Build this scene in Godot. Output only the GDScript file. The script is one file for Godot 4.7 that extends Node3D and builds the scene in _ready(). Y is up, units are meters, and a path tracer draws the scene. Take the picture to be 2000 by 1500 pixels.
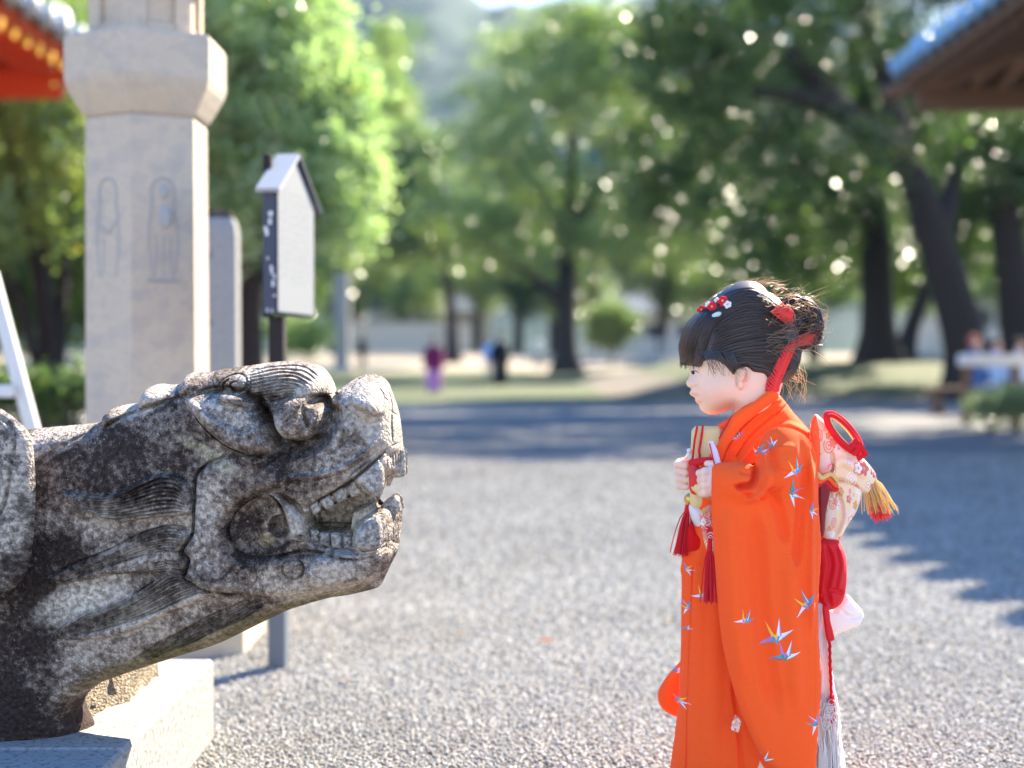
extends Node3D
# A shrine yard in autumn sun: a carved stone tortoise with a dragon's head, and a small girl in an orange kimono facing it.

const F := 2780.0      # focal length in pixels of a 2000 x 1500 picture
const EYE := 0.84      # height of the lens above the gravel
const SKY_LINE := 700.0

var M := {}            # materials by name
var taken := {}        # names that are in use at top level
var rng := RandomNumberGenerator.new()


func at(px: float, py: float, d: float) -> Vector3:
	# the point that a pixel of the picture shows at a distance of d metres
	return Vector3((px - 1000.0) / F * d, EYE + (SKY_LINE - py) / F * d, -d)


# ---------------------------------------------------------------- shapes
class Shape:
	var v := PackedVector3Array()
	var n := PackedVector3Array()
	var c := PackedColorArray()
	var t := PackedVector2Array()
	var ix := PackedInt32Array()
	var color := Color.WHITE

	func vert(p: Vector3, nm: Vector3, uv := Vector2.ZERO) -> int:
		v.push_back(p); n.push_back(nm); c.push_back(color); t.push_back(uv)
		return v.size() - 1

	func face(a: int, b: int, d: int) -> void:   # turned so that it faces along its first normal
		if (v[d] - v[a]).cross(v[b] - v[a]).dot(n[a] + n[b] + n[d]) >= 0.0:
			ix.push_back(a); ix.push_back(b); ix.push_back(d)
		else:
			ix.push_back(a); ix.push_back(d); ix.push_back(b)

	func tri(a: Vector3, b: Vector3, d: Vector3, inner: Vector3) -> void:
		var m := (d - a).cross(b - a).normalized()
		if m.dot((a + b + d) / 3.0 - inner) < 0.0:
			m = -m
		face(vert(a, m), vert(b, m), vert(d, m))

	func quad(a: Vector3, b: Vector3, d: Vector3, e: Vector3, inner: Vector3) -> void:
		tri(a, b, d, inner); tri(a, d, e, inner)

	func box(mid: Vector3, size: Vector3, turn := Basis(), bevel := 0.0) -> void:
		var hs := size * 0.5
		var bv := minf(bevel, minf(hs.x, minf(hs.y, hs.z)) * 0.45)
		var p := []   # p[corner][axis]
		for k in 8:
			var s := Vector3(1 if k & 1 else -1, 1 if k & 2 else -1, 1 if k & 4 else -1)
			var row := []
			for a in 3:
				var q := s * (hs - Vector3.ONE * bv)
				q[a] = s[a] * hs[a]
				row.append(mid + turn * q)
			p.append(row)
		for a in 3:
			var b := 1 << ((a + 1) % 3)
			var d := 1 << ((a + 2) % 3)
			for s in 2:
				var k := (1 << a) * s
				quad(p[k][a], p[k + b][a], p[k + b + d][a], p[k + d][a], mid)
		if bv > 0.0:
			for a in 3:
				var a1 := (a + 1) % 3
				var a2 := (a + 2) % 3
				for s in 4:
					var k := (1 << a1) * (s & 1) + (1 << a2) * (s >> 1)
					quad(p[k][a1], p[k + (1 << a)][a1], p[k + (1 << a)][a2], p[k][a2], mid)
			for k in 8:
				tri(p[k][0], p[k][1], p[k][2], mid)

	func tube(pts: PackedVector3Array, r0: float, r1: float, sides := 6, cap := true, flat := 1.0, bulge := 0.0) -> void:
		var first := v.size()
		var m := pts.size()
		var d0 := (pts[1] - pts[0]).normalized()
		var up := d0.cross(Vector3.UP if absf(d0.y) < 0.9 else Vector3.RIGHT).normalized()
		for i in m:
			var d := (pts[mini(i + 1, m - 1)] - pts[maxi(i - 1, 0)]).normalized()
			up = (up - d * up.dot(d)).normalized()
			var side := d.cross(up)
			var f := float(i) / (m - 1)
			var r := lerpf(r0, r1, f) * (1.0 + bulge * sin(f * PI))
			for k in sides:
				var a := TAU * k / sides
				var nm := up * cos(a) + side * sin(a)
				vert(pts[i] + (up * cos(a) + side * sin(a) * flat) * r, nm, Vector2(float(k) / sides, f))
		for i in m - 1:
			for k in sides:
				var a := first + i * sides + k
				var b := first + i * sides + (k + 1) % sides
				face(a, b, b + sides); face(a, b + sides, a + sides)
		if cap:
			for e in 2:
				var i0 := first + (0 if e == 0 else (m - 1) * sides)
				var q := pts[0 if e == 0 else m - 1]
				var nm := (pts[0] - pts[1] if e == 0 else pts[m - 1] - pts[m - 2]).normalized()
				var o := vert(q + nm * (r0 if e == 0 else r1) * 0.35, nm)
				for k in sides:
					face(o, i0 + k, i0 + (k + 1) % sides)

	func ball(mid: Vector3, r: Vector3, rows := 8, cols := 12, turn := Basis()) -> void:
		var first := v.size()
		for j in rows + 1:
			var e := PI * j / rows
			for i in cols + 1:
				var a := TAU * i / cols
				var q := Vector3(sin(e) * cos(a), cos(e), sin(e) * sin(a))
				vert(mid + turn * (q * r), (turn * (q / r)).normalized(), Vector2(float(i) / cols, float(j) / rows))
		for j in rows:
			for i in cols:
				var a := first + j * (cols + 1) + i
				var b := a + cols + 1
				if j > 0: face(a, a + 1, b + 1)
				if j < rows - 1: face(a, b + 1, b)

	func stack(mid: Vector3, rings: Array, sides: int, phase := 0.0) -> void:
		# flat-sided solid: rings of [height, radius]
		for q in rings.size() - 1:
			for k in sides:
				var a := phase + TAU * k / sides
				var b := phase + TAU * (k + 1) / sides
				var y0: float = rings[q][0]
				var y1: float = rings[q + 1][0]
				var r0: float = rings[q][1]
				var r1: float = rings[q + 1][1]
				var p := [Vector3(cos(a) * r0, y0, sin(a) * r0), Vector3(cos(b) * r0, y0, sin(b) * r0), Vector3(cos(b) * r1, y1, sin(b) * r1), Vector3(cos(a) * r1, y1, sin(a) * r1)]
				var nm: Vector3 = (p[1] - p[0]).cross(p[3] - p[0] if r1 > 1e-5 else p[2] - p[0])
				if r0 < 1e-5: nm = (p[2] - p[0]).cross(p[3] - p[0])
				nm = nm.normalized()
				var mo := Vector3(cos((a + b) / 2), 0, sin((a + b) / 2))
				if nm.dot(mo) < 0 or (absf(nm.dot(mo)) < 1e-4 and nm.y * (r0 - r1) * 1.0 < 0): nm = -nm
				if absf(y1 - y0) < 1e-5: nm = Vector3(0, 1 if r0 > r1 else -1, 0)
				var w := (b - a) * maxf(r0, r1)
				var i0 := vert(mid + p[0], nm, Vector2(k * w, y0)); var i1 := vert(mid + p[1], nm, Vector2(k * w + w, y0))
				var i2 := vert(mid + p[2], nm, Vector2(k * w + w, y1)); var i3 := vert(mid + p[3], nm, Vector2(k * w, y1))
				if r0 > 1e-5: face(i0, i1, i2 if r1 > 1e-5 else i3)
				if r1 > 1e-5: face(i0, i2, i3)

	func prism(poly: PackedVector2Array, o: Vector3, ux: Vector3, uy: Vector3, thick: Vector3) -> void:
		var mid := Vector2.ZERO
		for p in poly: mid += p / poly.size()
		var inner := o + ux * mid.x + uy * mid.y + thick * 0.5
		var cut := Geometry2D.triangulate_polygon(poly)
		var nm := thick.normalized()
		for s in 2:
			for q in range(0, cut.size(), 3):
				var k := []
				for e in 3:
					var p: Vector2 = poly[cut[q + e]]
					k.append(vert(o + ux * p.x + uy * p.y + thick * s, nm * (1 if s else -1), p))
				face(k[0], k[1], k[2])
		for i in poly.size():
			var p := poly[i]
			var q := poly[(i + 1) % poly.size()]
			var a := o + ux * p.x + uy * p.y
			var b := o + ux * q.x + uy * q.y
			var m := (b - a).cross(thick).normalized()
			if m.dot((a + b) / 2 - inner + thick * 0.5) < 0: m = -m
			var i0 := vert(a, m); var i1 := vert(b, m); var i2 := vert(b + thick, m); var i3 := vert(a + thick, m)
			face(i0, i1, i2); face(i0, i2, i3)

	func add(o: Shape, where := Transform3D()) -> void:
		var first := v.size()
		for i in o.v.size():
			v.push_back(where * o.v[i]); n.push_back((where.basis * o.n[i]).normalized()); c.push_back(o.c[i]); t.push_back(o.t[i])
		for i in o.ix: ix.push_back(first + i)

	func mesh(m: Material = null) -> ArrayMesh:
		var a := []
		a.resize(Mesh.ARRAY_MAX)
		a[Mesh.ARRAY_VERTEX] = v; a[Mesh.ARRAY_NORMAL] = n; a[Mesh.ARRAY_COLOR] = c; a[Mesh.ARRAY_TEX_UV] = t; a[Mesh.ARRAY_INDEX] = ix
		var out := ArrayMesh.new()
		out.add_surface_from_arrays(Mesh.PRIMITIVE_TRIANGLES, a)
		if m: out.surface_set_material(0, m)
		return out


# A carved or sewn body that is about the same on both sides of a middle plane: an outline in that plane, and how far it swells from the plane at every point.
# Lengths are in "points" of the side view; mesh() turns them into metres.
class Relief:
	var x0: float
	var y0: float
	var s: float
	var nx: int
	var ny: int
	var sd: PackedFloat32Array
	var h: PackedFloat32Array
	var g: PackedFloat32Array
	var col: PackedColorArray
	var edge: Curve2D
	var deep := 1.0

	static func curve(pts: PackedVector2Array, smooth: float, closed: bool) -> Curve2D:
		var c := Curve2D.new()
		c.bake_interval = 2.5
		var m := pts.size()
		for i in (m + 1 if closed else m):
			var p := pts[i % m]
			var a := pts[(i - 1 + m) % m] if closed or i > 0 else p
			var b := pts[(i + 1) % m] if closed or i < m - 1 else p
			var d := (b - a) / 6.0 * smooth
			var la := minf(1.0, 2.0 * p.distance_to(a) / maxf(a.distance_to(b), 1e-3))
			var lb := minf(1.0, 2.0 * p.distance_to(b) / maxf(a.distance_to(b), 1e-3))
			c.add_point(p, -d * la, d * lb)
		return c

	func _init(pts: PackedVector2Array, step: float, smooth := 1.0) -> void:
		s = step
		edge = curve(pts, smooth, true)
		var poly := edge.get_baked_points()
		var lo := poly[0]
		var hi := poly[0]
		for p in poly:
			lo = lo.min(p); hi = hi.max(p)
		x0 = lo.x - 3 * s; y0 = lo.y - 3 * s
		nx = int((hi.x - lo.x) / s) + 7; ny = int((hi.y - lo.y) / s) + 7
		sd.resize(nx * ny); h.resize(nx * ny); g.resize(nx * ny); col.resize(nx * ny)
		col.fill(Color.WHITE)
		for j in ny:
			for i in nx:
				var p := Vector2(x0 + i * s, y0 + j * s)
				var d := p.distance_to(edge.get_closest_point(p))
				var inn := Geometry2D.is_point_in_polygon(p, poly)
				if i > 0 and j > 0 and d > s * 1.5 and (sd[j * nx + i - 1] > 0.0) == (sd[(j - 1) * nx + i] > 0.0): inn = sd[j * nx + i - 1] > 0.0
				sd[j * nx + i] = d if inn else -d

	func swell(k: float, most: float, rim: float, coarse := 9.0) -> void:
		var mx := int(nx * s / coarse) + 2
		var my := int(ny * s / coarse) + 2
		var inside := PackedByteArray(); inside.resize(mx * my)
		var u := PackedFloat32Array(); u.resize(mx * my)
		for j in my:
			for i in mx:
				var a := mini(int(i * coarse / s), nx - 1)
				var b := mini(int(j * coarse / s), ny - 1)
				inside[j * mx + i] = 1 if sd[b * nx + a] > -coarse * 0.9 and i > 0 and j > 0 and i < mx - 1 and j < my - 1 else 0
		var cc := coarse * coarse
		for pass_ in 140:
			for j in range(1, my - 1):
				var o := j * mx
				for i in range(1, mx - 1):
					if inside[o + i]:
						u[o + i] += 1.75 * ((u[o + i - 1] + u[o + i + 1] + u[o + i - mx] + u[o + i + mx] + cc) * 0.25 - u[o + i])
		for j in ny:
			for i in nx:
				var q := j * nx + i
				if sd[q] <= 0.0:
					continue
				var fx := i * s / coarse
				var fy := j * s / coarse
				var a := int(fx)
				var b := int(fy)
				fx -= a; fy -= b
				var o := b * mx + a
				var e := lerpf(lerpf(u[o], u[o + 1], fx), lerpf(u[o + mx], u[o + mx + 1], fx), fy)
				var w := k * sqrt(2.0 * maxf(e, 0.0))
				w = most * tanh(w / most)
				var t := minf(sd[q] / rim, 1.0)
				h[q] = w * sqrt(1.0 - (1.0 - t) * (1.0 - t))

	func flat(most: float, rim: float) -> void:
		for q in nx * ny:
			var t := clampf(sd[q] / rim, 0.0, 1.0)
			h[q] = most * sqrt(1.0 - (1.0 - t) * (1.0 - t))

	func region(pts: PackedVector2Array, amount: float, soft: float, mode := "add", smooth := 1.0, dome := true) -> void:
		var cv := curve(pts, smooth, true)
		var poly := cv.get_baked_points()
		var lo := poly[0]
		var hi := poly[0]
		for p in poly:
			lo = lo.min(p); hi = hi.max(p)
		for j in range(maxi(0, int((lo.y - y0) / s)), mini(ny, int((hi.y - y0) / s) + 2)):
			for i in range(maxi(0, int((lo.x - x0) / s)), mini(nx, int((hi.x - x0) / s) + 2)):
				var q := j * nx + i
				if sd[q] <= 0.0: continue
				var p := Vector2(x0 + i * s, y0 + j * s)
				if not Geometry2D.is_point_in_polygon(p, poly): continue
				var t := minf(p.distance_to(cv.get_closest_point(p)) / soft, 1.0)
				t = sqrt(1.0 - (1.0 - t) * (1.0 - t)) if dome else t * t * (3.0 - 2.0 * t)
				if mode == "add": h[q] += amount * t
				elif mode == "set": h[q] = lerpf(h[q], amount, t)
				else: h[q] *= lerpf(1.0, amount, t)

	func blob(cx: float, cy: float, rx: float, ry: float, amount: float, turn := 0.0) -> void:
		var r := maxf(rx, ry)
		var ca := cos(turn)
		var sa := sin(turn)
		for j in range(maxi(0, int((cy - r - y0) / s)), mini(ny, int((cy + r - y0) / s) + 2)):
			for i in range(maxi(0, int((cx - r - x0) / s)), mini(nx, int((cx + r - x0) / s) + 2)):
				var q := j * nx + i
				if sd[q] <= 0.0: continue
				var dx := x0 + i * s - cx
				var dy := y0 + j * s - cy
				var a := (dx * ca + dy * sa) / rx
				var b := (-dx * sa + dy * ca) / ry
				var t := a * a + b * b
				if t < 1.0: h[q] += amount * (1.0 - t) * (1.0 - t)

	func stroke(pts: PackedVector2Array, r: float, depth: float, smooth := 1.0, taper := true, closed := false) -> void:
		# a groove (depth < 0) or a ridge along a line; kept apart until settle() so that crossings do not add up
		var p := curve(pts, smooth, closed).get_baked_points()
		var m := p.size()
		for k in m:
			var f := float(k) / maxi(m - 1, 1)
			var w := 1.0
			if taper: w = clampf(minf(f, 1.0 - f) * 8.0, 0.15, 1.0)
			var rr := r * (0.5 + 0.5 * w)
			for j in range(maxi(0, int((p[k].y - rr - y0) / s)), mini(ny, int((p[k].y + rr - y0) / s) + 2)):
				for i in range(maxi(0, int((p[k].x - rr - x0) / s)), mini(nx, int((p[k].x + rr - x0) / s) + 2)):
					var dx := x0 + i * s - p[k].x
					var dy := y0 + j * s - p[k].y
					var t := (dx * dx + dy * dy) / (rr * rr)
					if t < 1.0:
						var e := depth * deep * w * (1.0 - t) * (1.0 - t)
						var q := j * nx + i
						if absf(e) > absf(g[q]): g[q] = e

	func strands(a: PackedVector2Array, b: PackedVector2Array, count: int, r: float, depth: float, wobble := 0.0) -> void:
		var ca := curve(a, 1.0, false)
		var cb := curve(b, 1.0, false)
		for k in count:
			var f := (k + 0.5) / count
			var pts := PackedVector2Array()
			for e in 9:
				var pa := ca.sample_baked(ca.get_baked_length() * e / 8.0)
				var pb := cb.sample_baked(cb.get_baked_length() * e / 8.0)
				var p := pa.lerp(pb, f)
				p += Vector2(sin(k * 7.3 + e * 2.1), cos(k * 4.1 + e * 1.7)) * wobble
				pts.push_back(p)
			stroke(pts, r, depth)

	func high(x: float, y: float) -> float:
		return h[clampi(int((y - y0) / s), 0, ny - 1) * nx + clampi(int((x - x0) / s), 0, nx - 1)]

	func settle() -> void:
		for q in nx * ny:
			if g[q] != 0.0:
				if sd[q] > 0.0: h[q] = maxf(h[q] + g[q] * minf(1.0, sd[q] / (4.0 * s)), 0.3)
				g[q] = 0.0

	func soften(r: int, times := 1) -> void:
		var w := 1.0 / (2 * r + 1)
		for k in times:
			for j in ny:
				var o := j * nx
				var row := h.slice(o, o + nx)
				var sum := 0.0
				for i in range(-r, nx):
					if i + r < nx: sum += row[i + r]
					if i - r - 1 >= 0: sum -= row[i - r - 1]
					if i >= 0 and sd[o + i] > 0.0: h[o + i] = sum * w
			for i in nx:
				var line := PackedFloat32Array(); line.resize(ny)
				for j in ny: line[j] = h[j * nx + i]
				var sum := 0.0
				for j in range(-r, ny):
					if j + r < ny: sum += line[j + r]
					if j - r - 1 >= 0: sum -= line[j - r - 1]
					if j >= 0 and sd[j * nx + i] > 0.0: h[j * nx + i] = sum * w

	func side(o: Shape, cx: float, cy: float, k: float, stride: int, turn: float, depth: float, lift := 0.0) -> void:
		# one side of the body into o; turn 1 for the side that faces +z, -1 for the other; depth scales the swell
		var here := {}
		var bx := (nx - 1) / stride
		var by := (ny - 1) / stride
		var id := PackedInt32Array(); id.resize((bx + 1) * (by + 1)); id.fill(-1)
		for j in by + 1:
			for i in bx + 1:
				var gi := i * stride
				var gj := j * stride
				var q := gj * nx + gi
				var p := Vector2(x0 + gi * s, y0 + gj * s)
				if sd[q] > 0.0:
					var l := h[q - 1]
					var r := h[q + 1]
					var u := h[q - nx]
					var d := h[q + nx]
					var nm := Vector3((l - r) * depth, (d - u) * depth, 2.0 * s * turn)
					o.color = col[q]
					id[j * (bx + 1) + i] = o.vert(Vector3((p.x - cx) * k, (cy - p.y) * k, (h[q] * depth * turn) * k + lift), nm.normalized(), Vector2(gi / float(nx - 1), gj / float(ny - 1)))
				elif sd[q] > -2.2 * s * stride:
					var near := false
					for e in [[-1, -1], [0, -1], [1, -1], [-1, 0], [1, 0], [-1, 1], [0, 1], [1, 1]]:
						var a: int = gi + e[0] * stride
						var b: int = gj + e[1] * stride
						if a >= 0 and b >= 0 and a < nx and b < ny and sd[b * nx + a] > 0.0:
							near = true
							break
					if near:
						var f := edge.get_closest_point(p)
						var out := (p - f).normalized()
						o.color = col[clampi(gj - int(signf(out.y)), 0, ny - 1) * nx + clampi(gi - int(signf(out.x)), 0, nx - 1)]
						id[j * (bx + 1) + i] = o.vert(Vector3((f.x - cx) * k, (cy - f.y) * k, lift), Vector3(out.x, -out.y, 0.25 * turn).normalized(), Vector2((f.x - x0) / (s * (nx - 1)), (f.y - y0) / (s * (ny - 1))))
		for j in by:
			for i in bx:
				var a := id[j * (bx + 1) + i]
				var b := id[j * (bx + 1) + i + 1]
				var c := id[(j + 1) * (bx + 1) + i + 1]
				var d := id[(j + 1) * (bx + 1) + i]
				if turn > 0:
					if a >= 0 and b >= 0 and c >= 0: o.ix.append_array([a, b, c])
					if a >= 0 and c >= 0 and d >= 0: o.ix.append_array([a, c, d])
				else:
					if a >= 0 and b >= 0 and c >= 0: o.ix.append_array([a, c, b])
					if a >= 0 and c >= 0 and d >= 0: o.ix.append_array([a, d, c])
				if a < 0 and b >= 0 and c >= 0 and d >= 0: o.ix.append_array([b, c, d] if turn > 0 else [b, d, c])
				if c < 0 and a >= 0 and b >= 0 and d >= 0: o.ix.append_array([a, b, d] if turn > 0 else [a, d, b])

	func solid(cx: float, cy: float, k: float, back := 1.0, stride := 3, lift := 0.0) -> Shape:
		var o := Shape.new()
		side(o, cx, cy, k, 1, 1.0, 1.0, lift)
		side(o, cx, cy, k, stride, -1.0, back, lift)
		return o


# A body grown round bones: tapered capsules joined by a smooth minimum, meshed as surface nets.
class Field:
	var o: Vector3
	var s: float
	var nx: int
	var ny: int
	var nz: int
	var d: PackedFloat32Array
	var tone: PackedColorArray

	func _init(lo: Vector3, hi: Vector3, cell: float) -> void:
		s = cell; o = lo
		nx = int((hi.x - lo.x) / s) + 2; ny = int((hi.y - lo.y) / s) + 2; nz = int((hi.z - lo.z) / s) + 2
		d.resize(nx * ny * nz); d.fill(1.0)
		tone.resize(nx * ny * nz)

	func bone(a: Vector3, b: Vector3, ra: float, rb: float, k := 0.02, color := Color.WHITE) -> void:
		var m := maxf(ra, rb) + k + s * 2.0
		var lo := (a.min(b) - Vector3.ONE * m - o) / s
		var hi := (a.max(b) + Vector3.ONE * m - o) / s
		var ab := b - a
		var ll := maxf(ab.length_squared(), 1e-9)
		for z in range(maxi(0, int(lo.z)), mini(nz, int(hi.z) + 1)):
			for y in range(maxi(0, int(lo.y)), mini(ny, int(hi.y) + 1)):
				var q := (z * ny + y) * nx
				for x in range(maxi(0, int(lo.x)), mini(nx, int(hi.x) + 1)):
					var p := o + Vector3(x, y, z) * s
					var t := clampf((p - a).dot(ab) / ll, 0.0, 1.0)
					var e := p.distance_to(a + ab * t) - lerpf(ra, rb, t)
					var c := d[q + x]
					if e < c: tone[q + x] = color
					var hh := maxf(k - absf(c - e), 0.0) / k
					d[q + x] = minf(c, e) - hh * hh * k * 0.25

	func into(out: Shape) -> void:
		var id := {}
		var corner := [0, 1, nx, nx + 1, nx * ny, nx * ny + 1, nx * ny + nx, nx * ny + nx + 1]
		for z in nz - 1:
			for y in ny - 1:
				for x in nx - 1:
					var q := (z * ny + y) * nx + x
					var inside := 0
					for k in 8:
						if d[q + corner[k]] < 0.0: inside += 1
					if inside == 0 or inside == 8: continue
					var sum := Vector3.ZERO
					var cnt := 0
					for k in 8:
						for bit in [1, 2, 4]:
							if k & bit: continue
							var e := d[q + corner[k]]
							var f := d[q + corner[k | bit]]
							if (e < 0.0) != (f < 0.0):
								var t := e / (e - f)
								var p := Vector3(k & 1, (k >> 1) & 1, (k >> 2) & 1)
								p[0 if bit == 1 else 1 if bit == 2 else 2] += t
								sum += p; cnt += 1
					var gr := Vector3.ZERO
					for k in 8:
						var e := d[q + corner[k]]
						gr += Vector3(e if k & 1 else -e, e if k & 2 else -e, e if k & 4 else -e)
					out.color = tone[q]
					id[q] = out.vert(o + (Vector3(x, y, z) + sum / cnt) * s, gr.normalized())
		var steps := [1, nx, nx * ny]
		for z in range(1, nz - 1):
			for y in range(1, ny - 1):
				for x in range(1, nx - 1):
					var q := (z * ny + y) * nx + x
					for a in 3:
						if (d[q] < 0.0) != (d[q + steps[a]] < 0.0):
							var u: int = steps[(a + 1) % 3]
							var w: int = steps[(a + 2) % 3]
							if id.has(q) and id.has(q - u) and id.has(q - w) and id.has(q - u - w):
								out.face(id[q], id[q - u], id[q - u - w]); out.face(id[q], id[q - u - w], id[q - w])


# ---------------------------------------------------------------- naming things
func numbered(called: String) -> String:
	var k: int = taken.get(called, 0)
	taken[called] = k + 1
	return called if k == 0 else "%s_%03d" % [called, k]

func tag(o: Node3D, label: String, category := "", group := "", kind := "") -> Node3D:
	if label: o.set_meta("label", label)
	if category: o.set_meta("category", category)
	if group: o.set_meta("group", group)
	if kind: o.set_meta("kind", kind)
	return o

func thing(called: String, where: Vector3, label: String, category: String, group := "") -> Node3D:
	var o := Node3D.new()
	o.name = numbered(called)
	add_child(o)
	o.position = where
	tag(o, label, category, group)
	return o

func obj(called: String, sh, m: Material, parent: Node3D = null, where := Vector3.ZERO) -> MeshInstance3D:
	var o := MeshInstance3D.new()
	if parent == null:
		o.name = numbered(called)
		add_child(o)
	else:
		var k := 0
		var nm := called
		while parent.has_node(nm):
			k += 1
			nm = "%s_%03d" % [called, k]
		o.name = nm
		parent.add_child(o)
	o.mesh = sh if sh is Mesh else sh.mesh()
	o.material_override = m
	o.position = where
	return o

func struct(called: String, sh, m: Material) -> MeshInstance3D:
	var o := obj(called, sh, m)
	o.set_meta("kind", "structure")
	return o

func dup(root: Node3D, where: Vector3, turn: float, label: String) -> Node3D:
	var r: Node3D = root.duplicate()
	r.name = numbered(String(root.name).rstrip("0123456789").rstrip("_"))
	add_child(r)
	r.position = where
	r.rotation.y = turn
	r.set_meta("label", label)
	return r


# ---------------------------------------------------------------- materials
func noise_tex(freq: float, seed_: int, ramp: Array, size := 512, octaves := 4, cell := false) -> NoiseTexture2D:
	var f := FastNoiseLite.new()
	f.seed = seed_
	f.frequency = freq
	f.fractal_octaves = octaves
	f.noise_type = FastNoiseLite.TYPE_CELLULAR if cell else FastNoiseLite.TYPE_SIMPLEX_SMOOTH
	if cell: f.fractal_type = FastNoiseLite.FRACTAL_NONE
	var t := NoiseTexture2D.new()
	t.width = size; t.height = size
	t.seamless = true
	t.noise = f
	if ramp.size():
		var g := Gradient.new()
		g.offsets = PackedFloat32Array(); g.colors = PackedColorArray()
		var offs := PackedFloat32Array()
		var cols := PackedColorArray()
		for r in ramp:
			offs.push_back(r[0]); cols.push_back(r[1])
		g.offsets = offs; g.colors = cols
		t.color_ramp = g
	return t

func lin(r: float, g: float, b: float) -> Color:
	return Color(r, g, b).linear_to_srgb()

func mat(called: String, color: Color, rough := 0.8, more := {}) -> StandardMaterial3D:
	var m := StandardMaterial3D.new()
	m.resource_name = called
	m.albedo_color = color
	m.roughness = rough
	m.metallic_specular = 0.4
	for k in more: m.set(k, more[k])
	M[called] = m
	return m

func grain(m: StandardMaterial3D, color_tex: Texture2D, bump: Texture2D, cm: float, scale: float, world := false) -> void:
	m.uv1_triplanar = true
	m.uv1_world_triplanar = world
	m.uv1_scale = Vector3.ONE * scale
	if color_tex: m.albedo_texture = color_tex
	if bump:
		m.heightmap_enabled = true
		m.heightmap_texture = bump
		m.heightmap_scale = cm

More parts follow.
